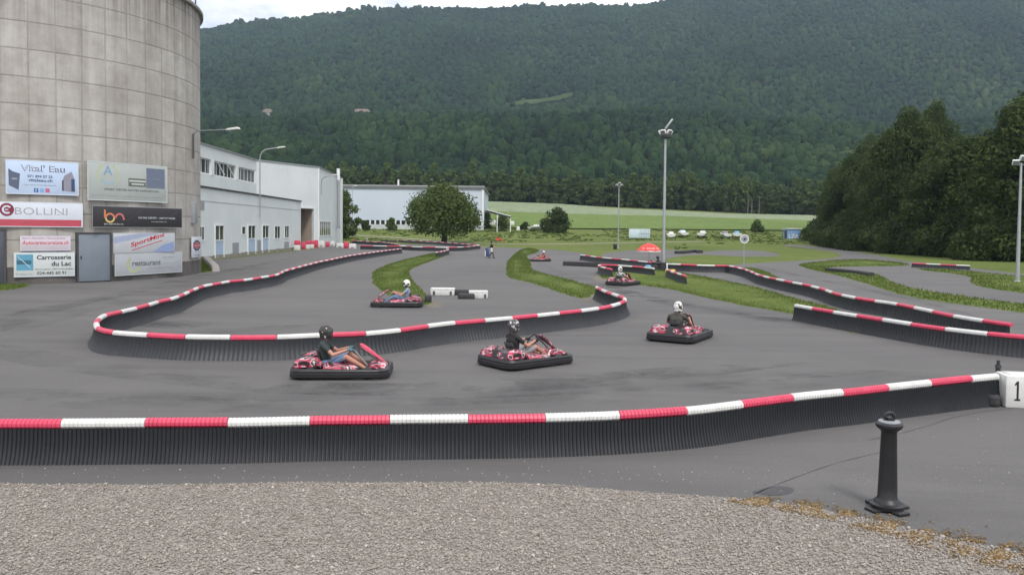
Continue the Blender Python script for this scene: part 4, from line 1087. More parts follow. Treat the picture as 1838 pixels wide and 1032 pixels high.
t, w, h = sign_frame(197, 318, 455.6, 496, 'restaurant_sign', 'silver grey sign with a yellow green crescent and the word restaurant')
board(t, w, h, flat('sign_silver2', (.38, .40, .42)), wht2, fr=.03)
disc('crescent', t, w * .27, h * .50, h * .26, h * .40, flat('crescent_green', (.40, .43, .26)), 2.2, 5.9, sx=1.1)
text_mesh('lettering', 'restaurant', flat('dark_grey_ink', (.12, .125, .13)), t, w * .24, FY - .005, h * .42, w * .42, h * .2, .012); text_mesh('small_print', 'du karting', wht2, t, w * .68, FY - .005, h * .47, w * .2, h * .12)
text_mesh('small_print', 'Pizzas - Grillades', greyI, t, w * .7, FY, h * .74, w * .17, h * .05); text_mesh('small_print', 'ouvert tous les jours 024 445 20 20', greyI, t, w * .46, FY, h * .24, w * .41, h * .06)

t, w, h = sign_frame(339, 356, 425.5, 463, 'club_sign', 'white banner with black wheel emblem and red band at the tower\'s right edge', out=.3)
board(t, w, h, wht, None)
disc('wheel', t, w * .5, h * .58, h * .17, h * .25, ink, sx=w / h * 1.5)
mb = MB()
for k in range(4): a_ = k * PI / 4 + .4; mb.bar((w * .5 - math.cos(a_) * w * .4, FY - .001, h * .58 - math.sin(a_) * h * .3), (w * .5 + math.cos(a_) * w * .4, FY - .001, h * .58 + math.sin(a_) * h * .3), .004, .10)
mb.build('spokes', ink, t)
rect('red_band', t, w * .12, h * .48, w * .88, h * .68, redi, FY - .006); text_mesh('lettering', 'ACS', wht, t, w * .2, FY - .012, h * .53, w * .6, h * .09, .01); text_mesh('small_print', 'club', ink, t, w * .2, FY, h * .08, w * .6, h * .06)
# doors of the tower
def tower_door(px0, px1, y0, y1, lab, col):
    a, b = on_tower(px0, px1); d = (b - a); w = d.length; d.normalize(); nrm = Vector((d.y, -d.x))
    if nrm.dot(a) > 0: nrm = -nrm
    a = a + nrm * .1
    zt = cam_z(a, px0, y0)
    e = MB().box((w / 2, 0, zt / 2 + .03), (w, .12, zt - .06)).build('steel_door', col, tw, bevel=.01)
    e.matrix_parent_inverse = Matrix.Identity(4); e.location = (a.x - tc.x, a.y - tc.y, 0); e.rotation_euler.z = math.atan2(d.y, d.x); e['label'] = lab
    f_ = MB()
    for c, dd in (((-.05, .02, zt / 2), (.1, .2, zt)), ((w + .05, .02, zt / 2), (.1, .2, zt)), ((w / 2, .02, zt + .05), (w + .2, .2, .1))): f_.box(c, dd)
    f_.build('door_frame', M['dark'], e)
    f_ = MB(); f_.box((.12, -.08, zt * .52), (.05, .05, .16))
    for z in (.25, .5, .8): f_.tube([(-.02, -.07, zt * z), (-.02, -.07, zt * z + .12)], .03, 6)
    f_.build('door_handle', M['dark'], e)
tower_door(139, 195, 420.5, 508, 'tall plain grey blue steel door', basic('door_steel', (.17, .20, .235), .55, .08, 1.2))
tower_door(-40, 8, 414, 514, 'dark grey steel door cut by the frame edge', basic('door_steel_dark', (.06, .066, .08), .55, .08, 1.2))
q = hit_tower(346, 420, TR + .02) - tc
e = MB().box((0, 0, 0), (.45, .5, 1.4)).build('cable_box', M['grey'], tw, bevel=.02); e.location = (q.x, q.y, cam_z(q + tc, 346, 382)); e.rotation_euler.z = math.atan2(q.y, q.x)
# lamp bracketed to the tower
def lamp_head(t, p, d, l=.75, w=.28, mat=None):
    p = Vector(p); d = Vector(d).normalized()
    z = Vector((0, 0, 1)); x = d; y = z.cross(x).normalized(); zz = x.cross(y); R = Matrix((x, y, zz)).transposed()
    mb = MB(); mb.box(p + d * l / 2, (l, w, .13), mat=R, taper=.8); o = mb.build('lamp_housing', M['white'], t, bevel=.025)
    mb = MB(); mb.box(p + d * l / 2 - zz * .075, (l * .8, w * .7, .03), mat=R); mb.build('lamp_glass', M['glass_pale'], t)
q = hit_tower(347, 300, TR + .12); dq = (q - tc).normalized(); Yq = q.y
t = thing('tower_lamp', 'white lamp head on a thin arm bracketed to the side of the concrete tower', 'lamp', (q.x, q.y, 0))
z0, z1 = cam_z(q, 347, 285), cam_z(q, 347, 241); e_ = PY(407, 233, Yq - 1.5); e2_ = PY(430, 230, Yq - 1.8); ez = Vector((q.x, q.y, 0))
MB().tube([(0, 0, z0), (0, 0, z1)], .06, 8).build('bracket_pole', M['dark'], t, 40)
MB().tube([(0, 0, z1), (.3, -.1, z1 + .2), e_ - ez], .035, 8).build('arm', M['metal'], t, 40)
lamp_head(t, e_ - ez, e2_ - e_, (e2_ - e_).length)

# ------------------------------------------------------------------ near factory
fa = Vector((-27.2, 56)); fb = Vector((-29.3, 112)); fd = (fb - fa).normalized(); fn = Vector((fd.y, -fd.x))   # fn points to +X (outward)
def line_hit(px, a=fa, d=fd):
    r_ = ray(px, 400); u = Vector((r_.x, r_.y)); det = u.x * -d.y + u.y * d.x
    t_ = (a.x * -d.y + a.y * d.x) / det; q = u * t_; return (q - a).dot(d)
fac = thing('factory', 'long white factory with a window band, blue doors and loading bay behind the tower', 'building', (0, 0, 0))
def seg_box(mb, a, d, s0, s1, z0, z1, depth, out=0.0):
    n_ = Vector((d.y, -d.x)); p = a + d * (s0 + s1) / 2 + n_ * (out - depth / 2); mb.box((p.x, p.y, (z0 + z1) / 2), (s1 - s0, depth, z1 - z0), math.atan2(d.y, d.x)); return mb
LW = (fb - fa).length
seg_box(MB(), fa, fd, 0, LW, 0, 6.55, 34).build('wing', M['cladding'], fac)
seg_box(MB(), fa, fd, -.1, LW + .1, 6.55, 6.72, 34.2, .12).build('wing_roof_edge', M['dark'], fac)
sU = line_hit(460.5)
zw0, zw1 = 7.85, 9.25
mb = MB(); seg_box(mb, fa, fd, 0, sU, 6.72, zw0, 22, -.02); seg_box(mb, fa, fd, 0, sU, zw1, 10.4, 22, -.02)
mb.build('upper_storey', M['cladding'], fac)
seg_box(MB(), fa, fd, .05, sU - .05, zw0, zw1, 21.6, -.22).build('upper_core', M['dark'], fac)
seg_box(MB(), fa, fd, -.1, sU + .1, 10.4, 10.55, 22.3, .1).build('upper_roof_edge', M['metal'], fac)
# window band: pixels of the mullion groups
def win(a, d, s0, s1, z0, z1, out, frame=.09, mull=0, name='window', glass=None, sillm=None):
    mb = MB(); seg_box(mb, a, d, s0, s1, z0, z0 + frame, .12, out + .05); seg_box(mb, a, d, s0, s1, z1 - frame, z1, .12, out + .05)
    seg_box(mb, a, d, s0, s0 + frame, z0 + frame, z1 - frame, .12, out + .05); seg_box(mb, a, d, s1 - frame, s1, z0 + frame, z1 - frame, .12, out + .05)
    for k in range(1, mull + 1):
        s = s0 + (s1 - s0) * k / (mull + 1); seg_box(mb, a, d, s - .035, s + .035, z0 + frame, z1 - frame, .10, out + .04)
    o = mb.build(name, M['white_paint'], fac)
    seg_box(MB(), a, d, s0 + frame, s1 - frame, z0 + frame, z1 - frame, .03, out + .008).build('pane', glass or M['glass'], o)
    return o
bands = [(-120, 357, 9), (357, 380, 3), (384.5, 424, 6), (428, 459.5, 5)]
for a_, b_, k in bands:
    s0 = line_hit(a_) if a_ > 0 else .3; s1 = line_hit(b_) - .05
    win(fa, fd, s0, s1, zw0, zw1, -.2, .1, k - 1, glass=M['glass_pale'] if a_ == 428 else None)
for px_ in (390, 408):   # slanted open sashes
    mb = MB()
    s = line_hit(px_); mb_p = fa + fd * s + fn * .02; q2 = fa + fd * (s + 1.1) + fn * .35
    mb.bar((mb_p.x, mb_p.y, zw1 - .1), (q2.x, q2.y, zw0 + .15), .09, .05)
    mb.build('open_sash', M['white_paint'], fac)
for px_ in (382.2, 426.2):
    s = line_hit(px_); seg_box(MB(), fa, fd, s - .38, s + .38, zw0, zw1, .3, .03).build('pier', M['white_paint'], fac)
def fz(px, py):
    s = line_hit(px); p = fa + fd * s; return cam_z(p, px, py)
for px0, px1, y0, y1, dr in ((385.5, 400.5, 405.5, 461, 1), (444.5, 457.5, 405.5, 452, 1), (470.5, 481.5, 405.5, 449, 1)):
    s0, s1 = line_hit(px0), line_hit(px1); z1 = fz((px0 + px1) / 2, y0); 
    zt = z1 - (z1) * .44
    mb = MB(); seg_box(mb, fa, fd, s0 - .12, s0, .1, z1 + .12, .14, .10); seg_box(mb, fa, fd, s1, s1 + .12, .1, z1 + .12, .14, .10); seg_box(mb, fa, fd, s0, s1, z1, z1 + .12, .14, .10)
    o = mb.build('door_frame', M['white_paint'], fac)
    o2 = seg_box(MB(), fa, fd, s0, s1, .1, zt, .08, .03).build('door', M['blue_door'], o)
    seg_box(MB(), fa, fd, s0, s1, zt, z1, .05, .02).build('pane', M['glass'], o)
    mb = MB(); m_ = (s0 + s1) / 2; seg_box(mb, fa, fd, m_ - .05, m_ + .05, zt, z1, .05, .06); seg_box(mb, fa, fd, s0, s1, zt - .05, zt + .05, .06, .075); mb.build('door_mullion', M['white_paint'], o)
for px0, px1, y0, y1, mu in ((433.5, 440.5, 405.5, 422, 0), (492.5, 502.5, 405, 429.5, 1), (510.5, 518.5, 404.5, 428, 1), (357, 366.5, 405.5, 433, 1)):
    s0, s1 = line_hit(px0), line_hit(px1); win(fa, fd, s0, s1, fz(px0, y1), fz(px0, y0), .0, .11, mu)
for px0, px1, y0, y1 in ((417, 428, 436, 456), (461.5, 467.5, 431, 450), (510, 518, 434, 445), (356, 366, 360, 376)):
    s0, s1 = line_hit(px0), line_hit(px1); seg_box(MB(), fa, fd, s0, s1, fz(px0, y1), fz(px0, y0), .1, .05).build('vent_panel', M['grey'], fac)
mb = MB()
for i in range(46): seg_box(mb, fa, fd, i * LW / 46 + .1, (i + 1) * LW / 46, 0, .38 + .12 * noise.noise(Vector((i * .7, 0, 0))), .1, .04 + .02 * (i % 2))
mb.build('stained_footing', basic('footing', (.22, .20, .17), .9, .25, 1), fac)
seg_box(MB(), fa, fd, 0, LW, 5.35, 5.39, .04, .025).build('wall_joint', M['grey'], fac)
# tall rear hall
va = Vector((-42.6, 100)); vb = Vector((-30.4, 127)); vc = Vector((-32.4, 153)); VH = 12.35
poly = [(va.x, va.y), (vb.x, vb.y), (vc.x, vc.y), (-75, 156), (-75, 100)]
d1 = (vb - va).normalized(); l1 = (vb - va).length; d2 = (vc - vb).normalized(); l2 = (vc - vb).length
b0, b1 = line_hit(538, va, d1), line_hit(562.5, va, d1)
zb = cam_z(va + d1 * b0, 538, 374)
# hall walls with the bay left open
n1 = Vector((d1.y, -d1.x))
mb = MB(); seg_box(mb, va, d1, 0, b0, 0, VH, .3); seg_box(mb, va, d1, b1, l1, 0, VH, .3); seg_box(mb, va, d1, b0, b1, zb, VH, .3)
seg_box(mb, vb, d2, 0, l2, 0, VH, .3)
mb.box((-53.7, 154.5, VH / 2), (42.5, .3, VH)); mb.box((-75, 128, VH / 2), (.3, 53, VH))
mb.build('hall_wall', M['cladding'], fac)
MB().prism(poly, VH, VH + .18, lambda u, v_, w_: (u + (.12 if u > -60 else 0), v_, w_)).build('hall_roof', M['metal'], fac)
mb = MB(); seg_box(mb, va, d1, b0 - 1, b1 + 6, 0, zb + .6, .2, -7); 
for s in (b0 - .12, b1 + .02): seg_box(mb, va, d1, s, s + .1, 0, zb, 6.8, -.3)
seg_box(mb, va, d1, b0, b1, zb, zb + .1, 6.8, -.31)
mb.build('bay_interior', M['beige'], fac)
mb = MB(); seg_box(mb, va, d1, b0 - .25, b0, 0, zb + .25, .4, .12); seg_box(mb, va, d1, b1, b1 + .25, 0, zb + .25, .4, .12); seg_box(mb, va, d1, b0, b1, zb, zb + .25, .4, .12)
mb.build('bay_frame', M['white_paint'], fac)
seg_box(MB(), vb, d2, -.15, .15, 0, VH, .3, .06).build('corner_trim', M['white_paint'], fac)
seg_box(MB(), vb, d2, l2 - .5, l2 + .02, 0, VH, .3, .06).build('corner_trim', M['white_paint'], fac)
s0, s1 = line_hit(573.5, vb, d2), line_hit(593.5, vb, d2); pz = vb + d2 * s0
win(vb, d2, s0, s1, cam_z(pz, 573.5, 425), cam_z(pz, 573.5, 396), .0, .18, 5, glass=M['glass'])
# flue on the hall wall
s0 = line_hit(602.5, vb, d2); p = vb + d2 * s0 + Vector((d2.y, -d2.x)) * .45
fl = MB().tube([(p.x, p.y, 3.2), (p.x, p.y, 11.5)], .22, 10).build('flue', M['metal'], fac, 40)
MB().tube([(p.x, p.y, 11.5), (p.x, p.y, 13.6)], .30, 10).build('flue_tip', M['white_paint'], fl, 40)
MB().box((p.x, p.y, 3.1), (.6, .6, .5)).build('flue_box', M['grey'], fl)
def wall_lamp(label, base, z0, zt, out, headw, name='wall_lamp', r=.06, sw=1.0):
    t = thing(name, label, 'lamp', (base[0], base[1], 0)); o = Vector(out)
    pts = [(0, 0, z0), (0, 0, zt - sw)] + [tuple(o * sw * (1 - math.cos(a)) * .9) [:2] + (zt - sw + sw * math.sin(a),) for a in (.4, .8, 1.2, 1.5)] + [tuple(o * headw)[:2] + (zt + .15,)]
    MB().tube(pts, r, 8).build('lamp_post', M['metal'], t, 40)
    lamp_head(t, Vector(pts[-1]), Vector((o.x, o.y, .14)), .95, .36)
    return t
s = line_hit(463.5); p = fa + fd * s + fn * .2
zt_ = cam_z(p, 463.5, 268)
wall_lamp('curved grey lamp post fixed to the factory front at the end of its upper storey', p, fz(463.5, 390), zt_, (1, -.12, 0), 2.0)
s = line_hit(573.2, vb, d2); p = vb + d2 * max(s, .1) + Vector((d2.y, -d2.x)) * .3
wall_lamp('curved grey wall lamp on the corner of the tall hall beside the metal flue', p, cam_z(p, 573, 350), cam_z(p, 573, 317), (1, -.15, 0), 1.6, r=.07)

# ------------------------------------------------------------------ far hall
YB = 236
q0, q1 = PY(598, 411, YB), PY(868, 414, YB)
w = q1.x - q0.x; zb0 = Zg(q0.x, YB) - 1; zt = PY(740, 339, YB).z
fh = thing('far_hall', 'large pale blue grey metal hall far behind the round tree', 'building', (q0.x, YB, 0))
zs0, zs1 = PY(740, 403.5, YB).z, PY(740, 396, YB).z
MB().box((w / 2, 22, (zs1 + zt) / 2), (w, 44, zt - zs1)).build('wall', M['far_wall'], fh)
MB().box((w / 2, 22, (zb0 + zs0) / 2), (w - .2, 43.8, zs0 - zb0)).build('lower_wall', basic('far_lower', (.46, .48, .48), .7, .1, .5), fh)
MB().box((w / 2, 22.4, (zs0 + zs1) / 2), (w - .6, 43.4, zs1 - zs0)).build('window_band', M['glass'], fh)
for k in range(30): MB().box((.3 + k * (w - .6) / 29, .15, (zs0 + zs1) / 2), (.42, .25, zs1 - zs0)).build('window_pier', M['white_paint'], fh)
MB().box((w / 2, 22, zt + .35), (w + .8, 44.8, .7)).build('roof_edge', basic('roof_edge', (.12, .125, .13), .6, .1, 1), fh)
MB().box((w / 2, 22, zt + .85), (w + .2, 44, .3)).build('roof', basic('flat_roof', (.33, .34, .33), .8, .1, 1), fh)
p = PY(715, 330, YB + 4); MB().tube([(p.x - q0.x, 4, zt + 1), (p.x - q0.x, 4, zt + 2.8)], .25, 8).build('roof_vent', M['white_paint'], fh, 40)
MB().box((w - .3, -.1, (zt + zb0) / 2), (.7, .3, zt - zb0)).build('corner_trim', M['white_paint'], fh)
# car port at its right
a = PY(874, 378, 232); b_ = PY(917, 389, 226)
cp = thing('car_port', 'sloping white edged car port roof beside the far hall', 'shelter', (a.x, 229, 0))
L_ = b_.x - a.x
MB().add([(0, -4, a.z), (L_, -4, b_.z), (L_, 4, b_.z), (0, 4, a.z), (0, -4, a.z - .5), (L_, -4, b_.z - .4), (L_, 4, b_.z - .4), (0, 4, a.z - .5)], [(0, 1, 2, 3), (7, 6, 5, 4), (0, 4, 5, 1), (1, 5, 6, 2), (2, 6, 7, 3), (3, 7, 4, 0)]).build('roof', M['dark'], cp)
mb = MB(); mb.bar((0, -4.1, a.z + .1), (L_, -4.1, b_.z + .1), .25, .2); mb.build('roof_edge', M['white_paint'], cp)
for x in (L_ - .1, L_ * .45):
    zz = lerp(a.z, b_.z, x / L_) - .4; MB().bar((x, -3.8, Zg(a.x + x, 225)), (x, -3.8, zz), .22).build('post', M['white_paint'], cp)

# ------------------------------------------------------------------ masts, mirror, parasol, clutter
def mast(label, px, pyb, pyt, r0, kind):
    p = P(px, pyb); ht = cam_z(p, px, pyt)
    t = thing('floodlight_mast', label, 'light mast', p, 0, 'floodlight masts round the track')
    MB().lathe([(r0 * 1.7, 0), (r0 * 1.7, .06), (r0 * 1.05, .12), (r0, .3), (r0 * .55, ht - .5), (r0 * .5, ht)], 14).build('pole', M['metal'], t, 40)
    def flood(c, az, tilt, s):
        R = Matrix.Rotation(az, 3, 'Z') @ Matrix.Rotation(tilt, 3, 'Y'); mb = MB()
        mb.box(c, (s * .5, s, s * .8), mat=R, taper=.9); o = mb.build('floodlight', M['white'], t, bevel=.02)
        MB().box(Vector(c) + R @ Vector((s * .26, 0, 0)), (.02, s * .86, s * .66), mat=R).build('lens', M['glass_pale'], o)
        MB().bar(c, (0, 0, c[2] - s * .3), .05).build('bracket', M['dark'], o)
    if kind == 'big':
        MB().lathe([(.10, ht - .35), (.42, ht - .25), (.46, ht - .12), (.40, ht - .05), (.1, ht)], 16).build('lamp_ring', M['dark'], t, 40)
        for k in range(5): flood((.42 * math.cos(k * 1.257 + .3), .42 * math.sin(k * 1.257 + .3), ht + .18), k * 1.257 + .3, .5, .42)
        mb = MB(); mb.box((.25, 0, ht + .85), (.95, .30, .14), mat=Matrix.Rotation(-.95, 3, 'Y')); o = mb.build('tilted_lamp', M['metal'], t, bevel=.03)
        MB().bar((0, 0, ht), (.08, 0, ht + .6), .06).build('bracket', M['dark'], o)
    else:
        MB().bar((-.5, 0, ht - .1), (.5, 0, ht - .1), .08).build('crossarm', M['metal'], t)
        for x, z in ((-.42, .02), (.42, .02), (0.05, .32)): flood((x, -.12, ht + z), -PI / 2 + x * .8, .45, .42)
    return t
mast('tall grey light mast with a ring of floodlights rising from the middle of the track', 1190.5, 484, 242, .15, 'big')
mast('thin distant light mast with a cluster of floodlights in front of the green field', 1109.5, 446, 333, .13, 's')
mast('pale light mast at the right edge of the frame in front of the wood', 1826, 507, 293, .13, 's')
p = P(640, 414); t = thing('field_lamp', 'small distant lamp on a post before the left end of the far hall', 'lamp', (p.x, p.y - 6, Zg(p.x, p.y - 6)))
hz = cam_z((p.x, p.y - 6), 634, 334) - Zg(p.x, p.y - 6)
MB().tube([(0, 0, 0), (0, 0, hz - .4), (.4, 0, hz)], .07, 6).build('lamp_post', M['metal'], t, 40); lamp_head(t, (.3, 0, hz), (1, 0, .1), 1.0, .4)
p = P(1335, 476); t = thing('round_mirror', 'round white rimmed traffic mirror on a thin pole beside the grass', 'mirror', p); zc_ = cam_z(p, 1336, 429)
MB().tube([(0, 0, 0), (0, 0, zc_)], .035, 8).build('pole', M['metal'], t, 40)
mb = MB(); q = 28
mb.loft([[(r_ * math.cos(2 * PI * j / q), y, zc_ + r_ * math.sin(2 * PI * j / q)) for j in range(q)] for r_, y in ((.42, -.02), (.43, -.05), (.40, -.08), (.34, -.07), (.32, -.055))]); mb.build('rim', M['white'], t, 40)
mb = MB(); mb.loft([[(r_ * math.cos(2 * PI * j / q), y, zc_ + r_ * math.sin(2 * PI * j / q)) for j in range(q)] for r_, y in ((.325, -.058), (.2, -.075), (.02, -.085))]); mb.build('mirror_face', M['grey'], t, 40)
mb = MB(); mb.lathe([(.09, 0), (.12, .02), (.02, .04)], 12); o = mb.build('mirror_mark', M['dark'], t, 40); o.rotation_euler.x = PI / 2; o.location = (0.02, -.08, zc_)
# parasol
YP = 72; p = PY(1165, 450, YP); rz_ = p.z; tz_ = PY(1165, 437, YP).z; rw = 21.5 / F * YP
t = thing('parasol', 'red parasol with white lettering on its edge behind the barrier', 'parasol', (p.x, YP, 0))
mb = MB(); q = 8; rings = []
for f in range(7):
    k = f / 6; rad_ = rw * (1 - k) + .02; z = rz_ + (tz_ - rz_) * math.sin(k * PI / 2) ** .8
    rings.append([(rad_ * math.cos(2 * PI * j / 32) * (1 - .03 * math.cos(8 * 2 * PI * j / 32)), rad_ * math.sin(2 * PI * j / 32) * (1 - .03 * math.cos(8 * 2 * PI * j / 32)), z) for j in range(32)])
mb.loft(rings, cap=False); mb.build('canopy', M['red_paint'], t, 60)
mb = MB(); mb.loft([[(rw * 1.005 * math.cos(2 * PI * j / 32), rw * 1.005 * math.sin(2 * PI * j / 32), z) for j in range(32)] for z in (rz_ - .10, rz_ + .02)], cap=False); mb.build('valance', M['white'], t)
for a_ in (-2.2, -1.57, -.94):
    o = text_mesh('lettering', 'Coca', M['white'], t, -.30, 0, 0, .6, .17, .01)
    R_ = rw * .80; o.location = (R_ * math.cos(a_), R_ * math.sin(a_) - .12, rz_ + .16); o.rotation_euler = (-.75, 0, a_ + PI / 2)
MB().tube([(0, 0, 0), (0, 0, tz_ + .06)], .025, 8).build('pole', M['metal'], t, 40); MB().lathe([(.28, 0), (.28, .07), (.05, .1)], 14).build('foot', M['dark'], t, 40)
# clutter at the mast foot
p = P(1163, 491); t = thing('barrel', 'pale blue plastic barrel standing in the grass left of the mast foot', 'barrel', p)
MB().lathe([(.20, 0), (.22, .05), (.22, .30)], 16).build('lower_body', M['white'], t, 40); MB().lathe([(.222, .30), (.23, .34), (.22, .56), (.17, .61), (.06, .62)], 16).build('body', M['blue'], t, 40)
mb0 = P(1190.5, 484)
tl = ['left', 'right', 'front', 'rear']
for i, (dx, dy) in enumerate(((-.72, -.5), (.22, -.75), (-.25, -.95), (-.2, .6))):
    for k in range(3):
        t = thing('tyre', 'worn black tyre, %s of the %s stack round the tall mast foot' % (('bottom', 'middle', 'top')[k], tl[i]), 'tyre', (mb0.x + dx, mb0.y + dy, k * .21), k, 'tyres stacked round the mast')
        ring_mesh([(r_, z) for r_, z in tyre_mb(.31, .20, .17)], 20).build('tread', M['rubber'], t, 40)
        t['label'] = t['label']
p = P(1203, 492); t = thing('fuel_tank', 'small yellow tank lying in the grass right of the mast foot', 'tank', p, -.2)
MB().lathe([(.02, -.36), (.12, -.35), (.15, -.30), (.15, .30), (.12, .35), (.02, .36)], 14).build('body', M['yellow'], t, 40).rotation_euler.y = PI / 2
t.children[0].location.z = .2; mb = MB(); mb.box((-.2, 0, .04), (.08, .3, .08)); mb.box((.2, 0, .04), (.08, .3, .08)); mb.bar((-.1, 0, .36), (.12, 0, .36), .05); mb.build('cradle', M['black'], t)
p = P(1197, 489); t = thing('marker_post', 'short white post joining two barriers right of the tall light mast', 'post', p)
MB().lathe([(.06, 0), (.06, .62), (.02, .66)], 10).build('post', M['white'], t, 40); MB().lathe([(.11, 0), (.11, .05), (.06, .06)], 10).build('foot', M['dark'], t, 40)
p = P(1104, 447.5); t = thing('bin', 'small black bin with a pale lid at the foot of the distant light mast', 'bin', p)
MB().box((0, 0, .35), (.55, .5, .7), taper=1.1).build('body', M['black'], t, bevel=.03); MB().box((0, 0, .76), (.62, .56, .12)).build('lid', M['hill_meadow'], t, bevel=.03)
p = P(894, 436.5); t = thing('red_sign', 'small red marker sign on the grass behind the walking person', 'sign', p)
MB().tube([(0, 0, 0), (0, 0, .7)], .03, 6).build('pole', M['metal'], t, 40); mb = MB(); mb.box((0, 0, .85), (.85, .06, .5)); mb.box((.9, .2, .6), (.35, .06, .4)); mb.build('panel', M['red_paint'], t)
# container, hut, boats
p = P(1149, 428.5); s_ = F / p.y; wv = 40 / s_
t = thing('container', 'pale blue white container on the grass left of the tall light mast', 'container', (p.x, p.y + 1.2, p.z), -.12)
hh = 17 / s_; ww = wv * .94
MB().box((0, 0, hh / 2 + .1), (ww, 2.4, hh - .1)).build('body', M['sky_pale'], t, bevel=.04)
mb = MB()
for k in range(7): mb.box((ww * (.02 + k * .078), -1.22, hh / 2 + .1), (.07, .06, hh * .84))
mb.box((ww * .26, -1.24, hh * .55), (ww * .5, .05, .07)); mb.build('door_bars', M['grey'], t)
MB().box((0, 0, hh + .08), (ww + .1, 2.5, .10)).build('roof', M['white'], t)
p = P(1424, 429); s_ = F / p.y; ww = 24 / s_; hh = 17.5 / s_
t = thing('hut', 'small blue hut with a white roof and white painted letters beside the right hand wood', 'hut', (p.x, p.y + 1.2, p.z), .1)
MB().box((0, 0, hh / 2), (ww, 2.4, hh)).build('wall', M['hut_blue'], t); MB().box((0, 0, hh + .14), (ww + .5, 2.9, .28)).build('roof', M['white'], t)
text_mesh('lettering', 'LZA', M['white'], t, -ww * .40, -1.22, hh * .08, ww * .78, hh * .42, .03); MB().box((-ww * .5 - .05, -.2, hh * .45), (.12, 1.2, hh * .8)).build('door', M['dark'], t)
def boat(label, p, rz, L_=6.0, cover=None):
    t = thing('boat', label, 'boat', p, rz, 'boats stored on trailers in the field')
    rings = []
    for f in range(9):
        k = f / 8; x = -L_ / 2 + L_ * k; wd = 1.1 * (1 - k ** 3.2) + .03; dp = .15 + .25 * k ** 2
        rings.append([(x, -wd, 1.25 + .2 * k), (x, -wd * .75, .7 + dp * .6), (x, 0, .45 + dp), (x, wd * .75, .7 + dp * .6), (x, wd, 1.25 + .2 * k), (x, 0, 1.35 + .2 * k)])
    MB().loft(rings).build('hull', M['white'], t, 50)
    MB().box((-.3, 0, 1.6), (L_ * .4, 1.3, .6), taper=.75).build('cabin' if cover is None else 'cover', M['white'] if cover is None else cover, t, bevel=.1)
    mb = MB(); mb.bar((-L_ * .4, 0, .45), (L_ * .62, 0, .45), .12); mb.bar((-.8, -1, .4), (-.8, 1, .4), .1)
    mb.build('trailer', M['dark'], t)
    for s in (-1, 1):
        o = MB().lathe([(.05, -.1), (.28, -.09), (.30, 0), (.28, .09), (.05, .1)], 12).build('wheel', M['rubber'], t, 40); o.rotation_euler.x = PI / 2; o.location = (-.8, s * 1.05, .3)
boat('white motor boat on a trailer left of the dense bush', P(966, 415), .5, 6)
cv = [None, M['sky_pale'], None, M['cloth_grey'], M['blue'], None, M['cloth_grey'], None, None]
for i, (x, y) in enumerate(((1204, 430), (1224, 426.5), (1262, 427.5), (1300, 429), (1322, 428.5))):
    boat('white boat on a trailer, %s from the left beside the container' % order[i], P(x, y), 1.45 + .35 * math.sin(i * 2.4), 4.2 + .4 * math.sin(i), cv[i])
# white caravan / pallets near the car port
for i, (x, y, wpx, hm, lab) in enumerate(((884, 404, 15, 1.5, 'white covered load under the car port roof'), (919, 404, 9, 1.2, 'small white cover right of the car port posts'), (930, 414.5, 6, 1.1, 'small white crate in the grass between car port and boat'))):
    p = P(x, y + 5); w = wpx / F * p.y; o = MB().box((0, 0, hm / 2 + .8), (w, 1.6, hm), taper=.85).build('covered_load', M['white'], None, bevel=.15); o.location = p; tag(o, lab, 'cover')
# red and white plastic blocks by the loading bay
blk = [(533.5, 449.5, 11, 18, 'rw'), (545, 447.5, 7, 13, 'r'), (552.5, 447, 7, 15, 'rw'), (560, 446, 7, 14, 'rw'), (567.5, 445, 7, 14, 'r'), (577.5, 444.5, 10, 12, 'w'), (588, 443, 7, 9, 'r'), (544, 444, 9, 12, 'w'), (597, 442, 8, 9, 'w'), (610.5, 444.5, 13, 8, 'w'), (621.5, 446, 9, 12, 'r'), (633, 446.5, 13, 9, 'w')]
near_w = ['beside the open loading bay of the factory', 'near the far corner of the factory']
for i, (x, y, wpx, hpx, cc) in enumerate(blk):
    p = P(x, y); fx = fa.x + fd.x / fd.y * (p.y - fa.y) if p.y < 112 else -30.2
    s_ = F / p.y; w = wpx / s_; h_ = hpx / s_
    cn = {'rw': 'red over white', 'r': 'red', 'w': 'white'}[cc]
    t = thing('plastic_barrier', '%s plastic road block, %s from the left along the factory front' % (cn, (order)[i]), 'barrier', (max(p.x, fx + .4), p.y, 0), 0, 'plastic road blocks along the factory')
    if cc == 'rw':
        MB().box((0, 0, h_ * .27), (w, .5, h_ * .54), taper=.92).build('lower_block', M['white'], t, bevel=.04); MB().box((0, 0, h_ * .77), (w * .92, .48, h_ * .46), taper=.9).build('upper_block', M['red'], t, bevel=.04)
    else:
        MB().box((0, 0, h_ / 2), (w, .5, h_), taper=.9).build('body', M['red'] if cc == 'r' else M['white'], t, bevel=.05)
        MB().box((0, -.24, h_ * .2), (w * .4, .04, h_ * .15)).build('slot', M['dark'], t)
p = P(544, 446)
t = thing('crate_stack', 'red bins piled inside the factory loading bay', 'bins', (p.x - 1.0, 115.5, 0))
MB().box((0, 0, 1.0), (1.0, .9, 2.0)).build('lower_bin', M['white'], t, bevel=.05); MB().box((0, 0, 2.5), (.95, .9, .9)).build('upper_bin', M['red'], t, bevel=.05)

